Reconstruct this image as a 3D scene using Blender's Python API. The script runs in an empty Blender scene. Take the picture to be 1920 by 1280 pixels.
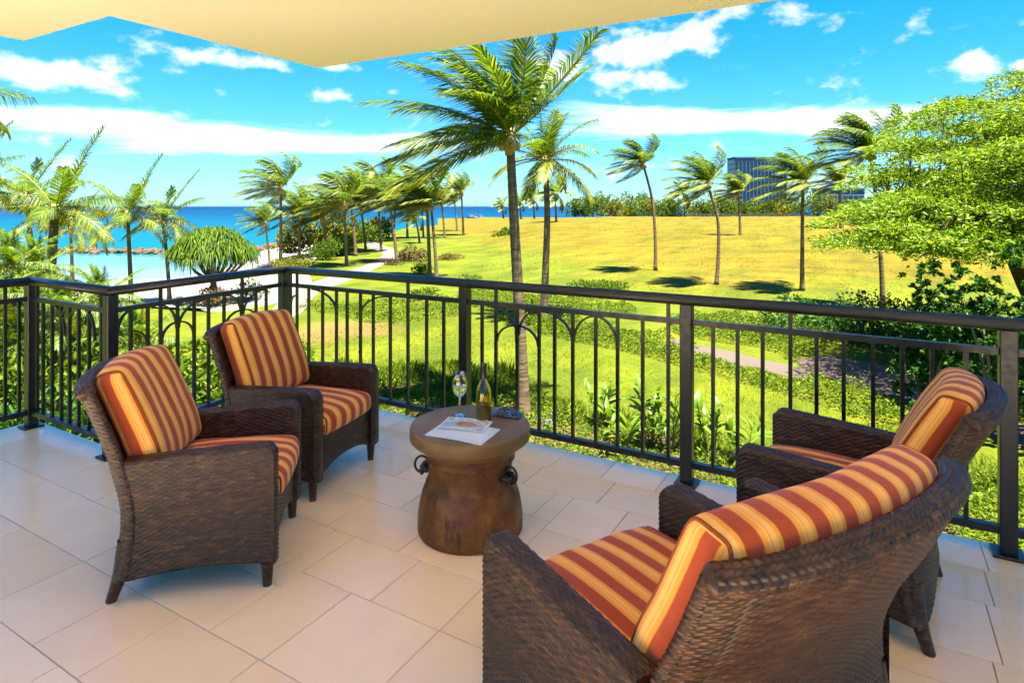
import bpy, math, random
import numpy as np
from mathutils import Vector, Matrix

random.seed(7)
RNG = np.random.default_rng(7)
SC = bpy.context.scene
COL = SC.collection

# ------------------------------------------------------------------ camera, sky, sun, exposure
CAM_H, FPX, HOR = 1.6, 1158.0, 387.0          # eye height (m), focal length and horizon row of the 1920 px photograph
YAW = math.radians(30.15)
CY, SY = math.cos(YAW), math.sin(YAW)
cam_d = bpy.data.cameras.new('camera')
cam = bpy.data.objects.new('camera', cam_d); COL.objects.link(cam)
cam.location = (0, 0, CAM_H); cam.rotation_euler = (math.radians(90), 0, YAW)
cam_d.sensor_width = 36; cam_d.lens = 36 * FPX / 1920
cam_d.shift_y = -(640 - HOR) / 1920
cam_d.clip_start = 0.05; cam_d.clip_end = 60000
SC.camera = cam

SUN_EL = math.radians(78)
SUN_DIR = Vector((0.86, -0.5, 0)).normalized()          # horizontal direction towards the sun
sun_d = bpy.data.lights.new('sun', 'SUN'); sun_d.energy = 5.0; sun_d.angle = math.radians(0.53)
sun_d.color = (1.0, 0.95, 0.86)
sun = bpy.data.objects.new('sun', sun_d); COL.objects.link(sun)
to_sun = Vector((SUN_DIR.x * math.cos(SUN_EL), SUN_DIR.y * math.cos(SUN_EL), math.sin(SUN_EL)))
sun.rotation_euler = to_sun.to_track_quat('Z', 'Y').to_euler()
sun.location = (20, -10, 40)

SC.view_settings.view_transform = 'Standard'
SC.view_settings.look = 'None'
SC.view_settings.gamma = 1
SC.view_settings.exposure = 2.92
SC.view_settings.use_curve_mapping = False
SC.cycles.max_bounces = 10
SC.cycles.diffuse_bounces = 5
SC.cycles.transparent_max_bounces = 12
SC.cycles.use_denoising = True


class NT:
    """tiny node-tree writer"""
    def __init__(s, tree):
        s.t = tree; s.n = tree.nodes; s.l = tree.links
    def node(s, typ, **kw):
        n = s.n.new(typ)
        for k, v in kw.items():
            if hasattr(n, k): setattr(n, k, v)
        return n
    def put(s, sock, v):
        if isinstance(v, bpy.types.NodeSocket): s.l.new(v, sock)
        elif v is not None: sock.default_value = v
    def math(s, op, a, b=None, c=None, clamp=False):
        n = s.n.new('ShaderNodeMath'); n.operation = op; n.use_clamp = clamp
        s.put(n.inputs[0], a)
        if b is not None: s.put(n.inputs[1], b)
        if c is not None: s.put(n.inputs[2], c)
        return n.outputs[0]
    def mix(s, f, a, b, mode='MIX', clamp=False):
        n = s.n.new('ShaderNodeMix'); n.data_type = 'RGBA'; n.blend_type = mode; n.clamp_result = clamp
        s.put(n.inputs[0], f)
        s.put(n.inputs[6], (*a, 1) if isinstance(a, tuple) and len(a) == 3 else a)
        s.put(n.inputs[7], (*b, 1) if isinstance(b, tuple) and len(b) == 3 else b)
        return n.outputs[2]
    def noise(s, vec, scale, detail=3, rough=0.5, dim='3D', dist=0.0):
        n = s.n.new('ShaderNodeTexNoise'); n.noise_dimensions = dim
        if vec is not None: s.l.new(vec, n.inputs['Vector'])
        n.inputs['Scale'].default_value = scale; n.inputs['Detail'].default_value = detail
        n.inputs['Roughness'].default_value = rough; n.inputs['Distortion'].default_value = dist
        return n.outputs['Fac']
    def smooth(s, v, lo, hi, a=0.0, b=1.0):
        n = s.n.new('ShaderNodeMapRange'); n.interpolation_type = 'SMOOTHSTEP'
        s.put(n.inputs[0], v)
        n.inputs[1].default_value = lo; n.inputs[2].default_value = hi
        n.inputs[3].default_value = a; n.inputs[4].default_value = b
        return n.outputs[0]
    def ramp(s, v, stops, interp='LINEAR'):
        n = s.n.new('ShaderNodeValToRGB'); n.color_ramp.interpolation = interp
        e = n.color_ramp.elements
        while len(e) > 1: e.remove(e[-1])
        e[0].position = stops[0][0]; e[0].color = (*stops[0][1], 1)
        for p, c in stops[1:]:
            k = e.new(p); k.color = (*c, 1)
        s.put(n.inputs[0], v)
        return n.outputs[0]
    def mapping(s, vec, scale=(1, 1, 1), rot=(0, 0, 0), loc=(0, 0, 0)):
        n = s.n.new('ShaderNodeMapping')
        s.l.new(vec, n.inputs[0]); n.inputs['Scale'].default_value = scale
        n.inputs['Rotation'].default_value = rot; n.inputs['Location'].default_value = loc
        return n.outputs[0]


world = bpy.data.worlds.new('World'); SC.world = world; world.use_nodes = True
w = NT(world.node_tree); w.n.clear()
sky = w.node('ShaderNodeTexSky', sky_type='NISHITA', sun_disc=False)
sky.sun_elevation = SUN_EL
sky.sun_rotation = math.atan2(SUN_DIR.x, SUN_DIR.y)
sky.air_density = 1.0; sky.dust_density = 0.3; sky.ozone_density = 1.6
tc = w.node('ShaderNodeTexCoord')
sep = w.node('ShaderNodeSeparateXYZ'); w.l.new(tc.outputs['Generated'], sep.inputs[0])
DX, DY, DZ = sep.outputs
# azimuth (0 = the way the lens looks, + to the right) and elevation of every sky direction, in degrees
AZ = w.math('MULTIPLY', w.math('ARCTAN2', w.math('ADD', w.math('MULTIPLY', DX, CY), w.math('MULTIPLY', DY, SY)),
                               w.math('SUBTRACT', w.math('MULTIPLY', DY, CY), w.math('MULTIPLY', DX, SY))), 57.2958)
EL = w.math('MULTIPLY', w.math('ARCSINE', DZ), 57.2958)
cmb = w.node('ShaderNodeCombineXYZ')
w.l.new(AZ, cmb.inputs[0]); w.l.new(w.math('MULTIPLY', EL, 1.7), cmb.inputs[1])
puff = w.noise(cmb.outputs[0], 0.26, 8, 0.55, '2D', 0.0)
cmb2 = w.node('ShaderNodeCombineXYZ')
w.l.new(AZ, cmb2.inputs[0]); w.l.new(w.math('MULTIPLY', EL, 7.0), cmb2.inputs[1])
streak = w.noise(cmb2.outputs[0], 0.09, 6, 0.55, '2D', 0.3)
def blob(az, el, ra, re, amp):
    a = w.math('DIVIDE', w.math('SUBTRACT', AZ, az), ra)
    e = w.math('DIVIDE', w.math('SUBTRACT', EL, el), re)
    q = w.math('ADD', w.math('MULTIPLY', a, a), w.math('MULTIPLY', e, e))
    return w.math('MULTIPLY', w.math('POWER', 2.71828, w.math('MULTIPLY', q, -1.0)), amp)
def sky_px(px, py):
    u, v = (px - 960) / FPX, (HOR - py) / FPX
    return math.degrees(math.atan(u)), math.degrees(math.atan(v / math.sqrt(1 + u * u)))
def cloud_sum(lst):
    out = None
    for px, py, rx, ry, amp in lst:
        az, el = sky_px(px, py); az2, _ = sky_px(px + rx, py); _, el2 = sky_px(px, py - ry)
        b = blob(az, el, abs(az2 - az), abs(el2 - el), amp)
        out = b if out is None else w.math('MAXIMUM', out, b)
    return out
CUM = [(60, 138, 150, 28, .72), (215, 112, 50, 28, .45), (265, 82, 60, 26, .42), (390, 104, 80, 22, .36), (500, 118, 70, 12, .26), (628, 170, 42, 22, .33),
       (1190, 92, 95, 40, .68), (1070, 122, 60, 36, .56), (1170, 146, 100, 22, .50), (1300, 62, 100, 36, .42),
       (1420, 24, 110, 24, .34), (1830, 116, 44, 22, .45), (1915, 122, 20, 14, .4), (650, 128, 60, 9, .25), (20, 265, 60, 10, .22)]
BAND = [(170, 232, 300, 30, .62), (480, 262, 380, 30, .62), (760, 262, 150, 22, .50), (1250, 230, 270, 30, .62), (1560, 224, 260, 30, .58),
        (400, 357, 90, 5, .34), (640, 335, 160, 12, .25), (1500, 340, 260, 10, .2), (1090, 345, 90, 8, .25)]
d1 = w.smooth(w.math('ADD', w.math('MULTIPLY', w.math('SUBTRACT', puff, 0.5), 1.5), cloud_sum(CUM)), 0.14, 0.60)
d2 = w.smooth(w.math('ADD', w.math('MULTIPLY', w.math('SUBTRACT', streak, 0.5), 0.9), cloud_sum(BAND)), 0.16, 0.52)
# scattered fair-weather cloud everywhere else (behind and beside the lens), faded out above
d3 = w.math('MULTIPLY', w.smooth(puff, 0.60, 0.78),
            w.math('MULTIPLY', w.smooth(w.math('ABSOLUTE', AZ), 42.0, 60.0), w.smooth(EL, 40.0, 2.0)))
dens = w.math('MINIMUM', w.math('MAXIMUM', w.math('MAXIMUM', d1, d2), d3), 0.97)
hs = w.node('ShaderNodeHueSaturation'); w.l.new(sky.outputs[0], hs.inputs['Color'])
hs.inputs['Saturation'].default_value = 1.3; hs.inputs['Value'].default_value = 1.0
tint = w.mix(1.0, hs.outputs[0], w.mix(w.smooth(EL, 0.0, 24.0), (0.26, 0.51, 0.72), (0.035, 0.62, 0.90)), 'MULTIPLY')
SKY_S = 0.05
cloudcol = w.mix(1.0, (1, 1, 1), (3.6, 3.8, 4.0), 'MULTIPLY')
skycol = w.mix(dens, tint, cloudcol)
bg = w.node('ShaderNodeBackground'); w.l.new(skycol, bg.inputs[0]); bg.inputs[1].default_value = SKY_S
wo = w.node('ShaderNodeOutputWorld'); w.l.new(bg.outputs[0], wo.inputs[0])

# ------------------------------------------------------------------ places
GZ = -3.2          # lawn level below the balcony floor
SEA = -5.0
def rz(r, z):                      # (metres to the right, metres ahead) -> world x, y
    return (r * CY - z * SY, r * SY + z * CY)
def gp(px, py, h=GZ):              # photo pixel of a point that stands at height h -> world x, y
    z = FPX * (CAM_H - h) / (py - HOR)
    return rz((px - 960) / FPX * z, z)
def at(px, z):                     # photo column and distance ahead -> world x, y
    return rz((px - 960) / FPX * z, z)
def hz(py, z):                     # photo row at distance z -> height
    return CAM_H - (py - HOR) * z / FPX
WIND = np.array([-CY, -SY, 0.0])

# ------------------------------------------------------------------ object helpers
def tag(o, label=None, cat=None, group=None, kind=None):
    if label: o['label'] = label
    if cat: o['category'] = cat
    if group: o['group'] = group
    if kind: o['kind'] = kind
    return o
def empty(name, loc, rotz=0.0, label=None, cat=None, group=None):
    o = bpy.data.objects.new(name, None); COL.objects.link(o)
    o.empty_display_size = 0.1
    o.location = loc; o.rotation_euler = (0, 0, rotz)
    return tag(o, label, cat, group)
def link(name, me, parent=None):
    o = bpy.data.objects.new(name, me); COL.objects.link(o)
    if parent is not None: o.parent = parent
    return o
def mesh(name, V, F, mat, smooth=False, uv=None):
    """V (n,3); F array (m,k) or list of tuples/arrays; uv per vertex (n,2)"""
    V = np.asarray(V, dtype=np.float32).reshape(-1, 3)
    if isinstance(F, np.ndarray): Fs = [F]
    elif len(F) and isinstance(F[0], np.ndarray): Fs = [f for f in F if len(f)]
    else:
        by = {}
        for f in F: by.setdefault(len(f), []).append(f)
        Fs = [np.array(v) for v in by.values()]
    me = bpy.data.meshes.new(name)
    nl = sum(f.size for f in Fs); npoly = sum(len(f) for f in Fs)
    me.vertices.add(len(V)); me.vertices.foreach_set('co', V.ravel())
    me.loops.add(nl); me.polygons.add(npoly)
    li = np.concatenate([f.ravel() for f in Fs]).astype(np.int32)
    tot = np.concatenate([np.full(len(f), f.shape[1]) for f in Fs]).astype(np.int32)
    st = np.concatenate([[0], np.cumsum(tot)[:-1]]).astype(np.int32)
    me.loops.foreach_set('vertex_index', li)
    me.polygons.foreach_set('loop_start', st)
    try: me.polygons.foreach_set('loop_total', tot)
    except Exception: pass
    me.polygons.foreach_set('use_smooth', np.full(npoly, smooth))
    if uv is not None:
        l = me.uv_layers.new(name='UVMap')
        l.data.foreach_set('uv', np.asarray(uv, dtype=np.float32)[li].ravel())
    me.update(calc_edges=True)
    if mat is not None:
        for m in (mat if isinstance(mat, (list, tuple)) else [mat]): me.materials.append(m)
    return me
def obj(name, V, F, mat, parent=None, smooth=False, uv=None):
    return link(name, mesh(name, V, F, mat, smooth, uv), parent)

class MB:
    """collects simple shapes into one mesh"""
    def __init__(s): s.v = []; s.f = []; s.n = 0
    def add(s, V, F):
        V = np.asarray(V, float).reshape(-1, 3)
        s.v.append(V); s.f += [tuple(i + s.n for i in f) for f in F]; s.n += len(V); return s
    def box(s, lo, hi, rot=0.0, bev=0.0):
        lo, hi = np.array(lo, float), np.array(hi, float); c = (lo + hi) / 2
        if bev <= 0:
            V = np.array([[x, y, z] for z in (lo[2], hi[2]) for y in (lo[1], hi[1]) for x in (lo[0], hi[0])])
            F = [(0, 2, 3, 1), (4, 5, 7, 6), (0, 1, 5, 4), (1, 3, 7, 5), (3, 2, 6, 7), (2, 0, 4, 6)]
        else:
            V, F = bevel_box(lo, hi, bev)
        if rot:
            V = V - c; cr, sr = math.cos(rot), math.sin(rot)
            V = np.stack([V[:, 0] * cr - V[:, 1] * sr, V[:, 0] * sr + V[:, 1] * cr, V[:, 2]], 1) + c
        return s.add(V, F)
    def tube(s, P, R, n=8, cap=True):
        V, F = tube(P, R, n, cap); return s.add(V, F)
    def build(s, name, mat, parent=None, smooth=False):
        return obj(name, np.concatenate(s.v), s.f, mat, parent, smooth)
def bevel_box(lo, hi, b):
    V = []; idx = {}
    for sz in (0, 1):
        for sy in (0, 1):
            for sx in (0, 1):
                c = [lo[0] if sx == 0 else hi[0], lo[1] if sy == 0 else hi[1], lo[2] if sz == 0 else hi[2]]
                d = [b if sx == 0 else -b, b if sy == 0 else -b, b if sz == 0 else -b]
                for ax in range(3):
                    p = [c[k] + (0 if k == ax else d[k]) for k in range(3)]
                    idx[sx, sy, sz, ax] = len(V); V.append(p)
    F = []
    o = lambda *k: idx[k]
    for ax in range(3):
        for sgn in (0, 1):
            u, v = [(1, 2), (2, 0), (0, 1)][ax]
            q = []
            for a, bb in ((0, 0), (1, 0), (1, 1), (0, 1)):
                k = [0, 0, 0]; k[ax] = sgn; k[u] = a; k[v] = bb
                q.append(o(*k, ax))
            F.append(tuple(q) if sgn else tuple(reversed(q)))
    for ax in range(3):            # edges parallel to ax
        u, v = [(1, 2), (2, 0), (0, 1)][ax]
        for a in (0, 1):
            for bb in (0, 1):
                k0 = [0, 0, 0]; k1 = [0, 0, 0]; k1[ax] = 1
                k0[u] = k1[u] = a; k0[v] = k1[v] = bb
                q = (o(*k0, u), o(*k1, u), o(*k1, v), o(*k0, v))
                F.append(q if (a == bb) else tuple(reversed(q)))
    for sx in (0, 1):
        for sy in (0, 1):
            for sz in (0, 1):
                F.append((o(sx, sy, sz, 0), o(sx, sy, sz, 1), o(sx, sy, sz, 2)))
    return np.array(V, float), F
def frames(P):
    P = np.asarray(P, float); T = np.gradient(P, axis=0); T /= np.linalg.norm(T, axis=1)[:, None] + 1e-12
    up = np.array([0, 0, 1.0])
    if abs(T[0, 2]) > 0.9: up = np.array([1.0, 0, 0])
    N = np.zeros_like(P); n = np.cross(np.cross(T[0], up), T[0]); n /= np.linalg.norm(n)
    for i in range(len(P)):
        n = n - T[i] * n.dot(T[i]); n /= np.linalg.norm(n) + 1e-12; N[i] = n
    return T, N, np.cross(T, N)
def tube(P, R, n=8, cap=True):
    P = np.asarray(P, float); T, N, B = frames(P)
    R = np.broadcast_to(np.asarray(R, float), (len(P),))
    a = np.arange(n) * 2 * np.pi / n
    V = P[:, None, :] + R[:, None, None] * (np.cos(a)[None, :, None] * N[:, None, :] + np.sin(a)[None, :, None] * B[:, None, :])
    F = []
    for i in range(len(P) - 1):
        for j in range(n):
            k = (j + 1) % n
            F.append((i * n + j, i * n + k, (i + 1) * n + k, (i + 1) * n + j))
    V = V.reshape(-1, 3)
    if cap:
        F.append(tuple(range(n - 1, -1, -1))); F.append(tuple((len(P) - 1) * n + j for j in range(n)))
    return V, F
def lathe(prof, n=48, cap=True):
    """prof list of (r, z) bottom to top"""
    a = np.arange(n) * 2 * np.pi / n
    V = np.array([[r * math.cos(t), r * math.sin(t), z] for r, z in prof for t in a])
    F = []
    for i in range(len(prof) - 1):
        for j in range(n):
            k = (j + 1) % n
            F.append((i * n + j, i * n + k, (i + 1) * n + k, (i + 1) * n + j))
    if cap:
        if prof[0][0] > 1e-6: F.append(tuple(range(n - 1, -1, -1)))
        if prof[-1][0] > 1e-6: F.append(tuple((len(prof) - 1) * n + j for j in range(n)))
    return V, F
def grid_faces(nu, nv, wrap_v=False):
    i = np.arange(nu - 1)[:, None]; j = np.arange(nv if wrap_v else nv - 1)[None, :]
    k = (j + 1) % nv
    return np.stack([i * nv + j, (i + 1) * nv + j, (i + 1) * nv + k, i * nv + k], -1).reshape(-1, 4)
def poly_sheet(name, pts, z, mat, kind='structure', thick=0.0):
    pts = [tuple(p) for p in pts]
    a = sum(p[0] * q[1] - q[0] * p[1] for p, q in zip(pts, pts[1:] + pts[:1]))
    if a < 0: pts = pts[::-1]
    n = len(pts)
    V = [(x, y, z) for x, y in pts]; F = [tuple(range(n))]
    if thick:
        V += [(x, y, z - thick) for x, y in pts]
        F += [(i, n + i, n + (i + 1) % n, (i + 1) % n) for i in range(n)] + [tuple(range(2 * n - 1, n - 1, -1))]
    o = obj(name, V, F, mat)
    if kind: o['kind'] = kind
    return o
def smooth_poly(pts, k=4):
    """closed Catmull-Rom through points"""
    P = np.array(pts, float); n = len(P); out = []
    for i in range(n):
        p0, p1, p2, p3 = P[i - 1], P[i], P[(i + 1) % n], P[(i + 2) % n]
        for t in np.arange(k) / k:
            out.append(0.5 * ((2 * p1) + (-p0 + p2) * t + (2 * p0 - 5 * p1 + 4 * p2 - p3) * t * t + (-p0 + 3 * p1 - 3 * p2 + p3) * t ** 3))
    return [tuple(p) for p in out]
def curve(pts, n):
    """open Catmull-Rom through points, n samples"""
    P = np.array(pts, float); P = np.vstack([2 * P[0] - P[1], P, 2 * P[-1] - P[-2]])
    m = len(P) - 3; out = []
    for t in np.linspace(0, m - 1e-9, n):
        i = int(t); f = t - i; p0, p1, p2, p3 = P[i:i + 4]
        out.append(0.5 * ((2 * p1) + (-p0 + p2) * f + (2 * p0 - 5 * p1 + 4 * p2 - p3) * f * f + (-p0 + 3 * p1 - 3 * p2 + p3) * f ** 3))
    return np.array(out)
def in_poly(P, poly):
    x, y = P[:, 0], P[:, 1]; inside = np.zeros(len(P), bool); n = len(poly)
    for i in range(n):
        x0, y0 = poly[i]; x1, y1 = poly[i - 1]
        c = ((y0 > y) != (y1 > y)) & (x < (x1 - x0) * (y - y0) / (y1 - y0 + 1e-12) + x0)
        inside ^= c
    return inside
def sample_poly(poly, n, rng):
    p = np.array(poly); lo, hi = p.min(0), p.max(0); out = np.zeros((0, 2))
    while len(out) < n:
        q = rng.uniform(lo, hi, (n * 3, 2)); out = np.vstack([out, q[in_poly(q, poly)]])
    return out[:n]

# ------------------------------------------------------------------ materials
def new_mat(name):
    m = bpy.data.materials.new(name); m.use_nodes = True
    t = NT(m.node_tree); t.n.clear()
    out = t.node('ShaderNodeOutputMaterial'); return m, t, out
def principled(t, out, base, rough=0.5, spec=0.5, metal=0.0, **kw):
    b = t.node('ShaderNodeBsdfPrincipled')
    t.put(b.inputs['Base Color'], (*base, 1) if isinstance(base, tuple) else base)
    t.put(b.inputs['Roughness'], rough); t.put(b.inputs['Specular IOR Level'], spec); t.put(b.inputs['Metallic'], metal)
    for k, v in kw.items(): t.put(b.inputs[k.replace('_', ' ')], v)
    if out: t.l.new(b.outputs[0], out.inputs[0])
    return b
def bump(t, b, h, strength=0.3, dist=0.01):
    n = t.node('ShaderNodeBump'); n.inputs['Strength'].default_value = strength; n.inputs['Distance'].default_value = dist
    t.l.new(h, n.inputs['Height']); t.l.new(n.outputs[0], b.inputs['Normal']); return n
def simple(name, col, rough=0.5, spec=0.5, metal=0.0, var=0.15, scale=8.0, bmp=0.0):
    m, t, out = new_mat(name)
    tcn = t.node('ShaderNodeTexCoord'); nz = t.noise(tcn.outputs['Object'], scale, 4, 0.6)
    c = t.mix(nz, tuple(x * (1 - var) for x in col), tuple(min(1, x * (1 + var)) for x in col))
    b = principled(t, out, c, rough, spec, metal)
    if bmp: bump(t, b, nz, bmp, 0.01)
    return m
def leaf_mat(name, cols, trans=0.35, rough=0.5, spec=0.3):
    m, t, out = new_mat(name)
    g = t.node('ShaderNodeNewGeometry')
    c = t.ramp(g.outputs['Random Per Island'], [(i / max(1, len(cols) - 1), cc) for i, cc in enumerate(cols)])
    b = principled(t, None, c, rough, spec)
    tr = t.node('ShaderNodeBsdfTranslucent'); t.l.new(t.mix(1.0, c, (1.15, 1.1, 0.6), 'MULTIPLY'), tr.inputs[0])
    mx = t.node('ShaderNodeMixShader'); mx.inputs[0].default_value = trans
    t.l.new(b.outputs[0], mx.inputs[1]); t.l.new(tr.outputs[0], mx.inputs[2]); t.l.new(mx.outputs[0], out.inputs[0])
    return m

M = {}
PATCH = ((645 - 960) / FPX * 24.0, 24.0)        # bare earth on the lawn: metres right, metres ahead
# glazed floor tile
m, t, out = new_mat('floor_tile'); oi = t.node('ShaderNodeObjectInfo'); tcn = t.node('ShaderNodeTexCoord')
geo = t.node('ShaderNodeNewGeometry')
n1 = t.noise(geo.outputs['Position'], 5.0, 5, 0.6); n2 = t.noise(geo.outputs['Position'], 70, 3, 0.6)
c = t.mix(oi.outputs['Random'], (0.90, 0.670, 0.400), (0.97, 0.755, 0.475))
c = t.mix(t.smooth(n1, 0.3, 0.8, 0, 0.35), c, (0.84, 0.58, 0.34))
c = t.mix(t.smooth(n2, 0.62, 0.8, 0, 0.22), c, (0.6, 0.42, 0.25))
b = principled(t, out, c, t.smooth(n1, 0.3, 0.7, 0.17, 0.24), 0.5)
bump(t, b, n2, 0.03, 0.002); M['tile'] = m
M['grout'] = simple('grout', (0.40, 0.28, 0.16), 0.9, 0.2, var=0.25, scale=20)
# stucco
m, t, out = new_mat('stucco'); geo = t.node('ShaderNodeNewGeometry')
n1 = t.noise(geo.outputs['Position'], 60, 4, 0.65); n2 = t.noise(geo.outputs['Position'], 1.2, 3, 0.5)
c = t.mix(n2, (0.56, 0.51, 0.465), (0.61, 0.56, 0.51)); c = t.mix(t.smooth(n1, 0.35, 0.7, 0, 0.4), c, (0.50, 0.44, 0.38))
b = principled(t, out, c, 0.9, 0.2); bump(t, b, n1, 0.3, 0.004); M['stucco'] = m
# bronze painted railing
m, t, out = new_mat('railing_paint'); tcn = t.node('ShaderNodeTexCoord'); n1 = t.noise(tcn.outputs['Object'], 30, 3, 0.6)
c = t.mix(n1, (0.008, 0.007, 0.0065), (0.016, 0.0135, 0.012))
b = principled(t, out, c, t.smooth(n1, 0.3, 0.7, 0.28, 0.42), 0.5); bump(t, b, n1, 0.04, 0.002); M['rail'] = m
# wicker
def wicker(name, pitch, span):
    m, t, out = new_mat(name); uvn = t.node('ShaderNodeUVMap'); sp = t.node('ShaderNodeSeparateXYZ'); t.l.new(uvn.outputs[0], sp.inputs[0])
    row = t.math('FLOOR', t.math('DIVIDE', sp.outputs[1], pitch))
    cb = t.node('ShaderNodeCombineXYZ'); t.l.new(t.math('MULTIPLY', sp.outputs[0], 22.0), cb.inputs[0]); t.l.new(t.math('MULTIPLY', row, 7.31), cb.inputs[1])
    strand = t.noise(cb.outputs[0], 1.0, 3, 0.6, '2D')
    fine = t.noise(t.mapping(uvn.outputs[0], (60, 900, 1)), 1.0, 2, 0.6)
    cell = t.math('FLOOR', t.math('ADD', t.math('DIVIDE', sp.outputs[0], 2 * span), t.math('MULTIPLY', row, 0.5)))
    cb2 = t.node('ShaderNodeCombineXYZ'); t.l.new(row, cb2.inputs[0]); t.l.new(cell, cb2.inputs[1])
    wn = t.node('ShaderNodeTexWhiteNoise', noise_dimensions='2D'); t.l.new(cb2.outputs[0], wn.inputs[0])
    strand = t.math('ADD', t.math('MULTIPLY', strand, 0.6), t.math('MULTIPLY', wn.outputs[0], 0.42))
    c = t.ramp(strand, [(0.22, (0.011, 0.004, 0.0015)), (0.5, (0.038, 0.0145, 0.005)), (0.68, (0.070, 0.028, 0.0095)), (0.85, (0.145, 0.066, 0.023))])
    c = t.mix(t.math('MULTIPLY', fine, 0.35), c, (0.018, 0.008, 0.005))
    b = principled(t, out, c, 0.38, 0.38); M[name] = m
PITCH, SPAN = 0.0093, 0.0175
wicker('wicker', PITCH, SPAN)
wicker('wicker_braid', 0.016, 0.016)
M['leg_cap'] = simple('leg_cap', (0.10, 0.08, 0.065), 0.5)
# striped canvas: u = position across the stripes in metres
m, t, out = new_mat('striped_canvas'); uvn = t.node('ShaderNodeUVMap'); sp = t.node('ShaderNodeSeparateXYZ'); t.l.new(uvn.outputs[0], sp.inputs[0])
wob = t.math('MULTIPLY', t.math('SUBTRACT', t.noise(uvn.outputs[0], 4.0, 2, 0.5), 0.5), 0.006)
fr = t.math('FRACT', t.math('DIVIDE', t.math('ADD', sp.outputs[0], wob), 0.088))
RUST, GOLD, SAND, OCHRE = (0.36, 0.052, 0.014), (0.74, 0.30, 0.040), (0.80, 0.42, 0.10), (0.52, 0.145, 0.018)
c = t.ramp(fr, [(0, RUST), (0.44, OCHRE), (0.465, GOLD), (0.60, SAND), (0.66, GOLD), (0.70, SAND), (0.86, GOLD), (0.975, OCHRE)], 'CONSTANT')
th = t.noise(t.mapping(uvn.outputs[0], (420, 18, 1)), 1.0, 3, 0.6); th2 = t.noise(t.mapping(uvn.outputs[0], (900, 900, 1)), 1.0, 1, 0.5)
c = t.mix(t.smooth(th, 0.4, 0.75, 0, 0.28), c, t.mix(1.0, c, (0.62, 0.45, 0.36), 'MULTIPLY'))
b = principled(t, out, c, 0.85, 0.25, Sheen_Weight=0.15); bump(t, b, t.math('ADD', t.math('MULTIPLY', th2, 0.12), t.noise(uvn.outputs[0], 9.0, 3, 0.55, dist=0.6)), 0.5, 0.012); M['canvas'] = m
M['piping'] = simple('piping', (0.20, 0.050, 0.012), 0.8, 0.2)
M['piping_dark'] = simple('piping_dark', (0.05, 0.02, 0.012), 0.8, 0.2)
# rusty bronze of the drum table
m, t, out = new_mat('drum_bronze'); tcn = t.node('ShaderNodeTexCoord')
n1 = t.noise(tcn.outputs['Object'], 9, 6, 0.65); n2 = t.noise(t.mapping(tcn.outputs['Object'], (14, 14, 4)), 1.6, 5, 0.6); n3 = t.noise(tcn.outputs['Object'], 90, 3, 0.6)
c = t.ramp(n1, [(0.25, (0.055, 0.021, 0.006)), (0.5, (0.15, 0.060, 0.013)), (0.68, (0.26, 0.112, 0.020)), (0.85, (0.36, 0.18, 0.04))])
c = t.mix(t.smooth(n2, 0.52, 0.74, 0, 0.75), c, (0.040, 0.019, 0.010))
b = principled(t, out, c, t.smooth(n2, 0.3, 0.7, 0.42, 0.62), 0.4, 0.15); bump(t, b, n3, 0.18, 0.004); M['drum'] = m
m, t, out = new_mat('drum_top'); tcn = t.node('ShaderNodeTexCoord')
n1 = t.noise(tcn.outputs['Object'], 6, 6, 0.6); n3 = t.noise(tcn.outputs['Object'], 80, 3, 0.6)
c = t.ramp(n1, [(0.25, (0.115, 0.064, 0.019)), (0.55, (0.185, 0.108, 0.033)), (0.85, (0.27, 0.165, 0.058))])
b = principled(t, out, c, 0.45, 0.4); bump(t, b, n3, 0.15, 0.003); M['drum_top'] = m
M['dark_metal'] = simple('dark_metal', (0.05, 0.03, 0.02), 0.45, 0.5, 0.4, var=0.4, scale=40)
# glass things
def glass(name, col, rough=0.0, ior=1.5):
    m, t, out = new_mat(name); b = principled(t, out, col, rough, 0.5); b.inputs['Transmission Weight'].default_value = 1; b.inputs['IOR'].default_value = ior; return m
M['glass'] = glass('clear_glass', (0.97, 0.99, 0.98))
M['wine'] = glass('white_wine', (0.93, 0.92, 0.66), 0.0, 1.33)
M['bottle_glass'] = glass('bottle_glass', (0.80, 0.66, 0.16), 0.02)
M['bottle_wine'] = glass('bottle_wine', (0.88, 0.72, 0.25), 0.0, 1.33)
M['foil'] = simple('bottle_foil', (0.03, 0.022, 0.018), 0.35, 0.5)
M['paper'] = simple('paper', (0.60, 0.68, 0.76), 0.6, 0.3, var=0.06)
m, t, out = new_mat('printed_cover'); tcn = t.node('ShaderNodeTexCoord'); gen = tcn.outputs['Generated']
n1 = t.noise(gen, 3.2, 3, 0.6, dist=0.8); sp = t.node('ShaderNodeSeparateXYZ'); t.l.new(gen, sp.inputs[0])
dx = t.math('SUBTRACT', sp.outputs[0], 0.5); dy = t.math('SUBTRACT', sp.outputs[1], 0.45)
rr = t.math('SQRT', t.math('ADD', t.math('MULTIPLY', dx, dx), t.math('MULTIPLY', dy, dy)))
c = t.mix(t.smooth(n1, 0.4, 0.62), (0.55, 0.66, 0.74), (0.33, 0.42, 0.50))
fig = t.smooth(t.math('ADD', rr, t.math('MULTIPLY', t.math('SUBTRACT', n1, 0.5), 0.9)), 0.34, 0.18)
c = t.mix(fig, c, t.mix(t.smooth(n1, 0.45, 0.6), (0.45, 0.20, 0.09), (0.20, 0.08, 0.04)))
principled(t, out, c, 0.25, 0.5); M['cover'] = m
m, t, out = new_mat('packet_foil'); tcn = t.node('ShaderNodeTexCoord'); n1 = t.noise(tcn.outputs['Generated'], 3.0, 3, 0.6, dist=0.5)
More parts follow.
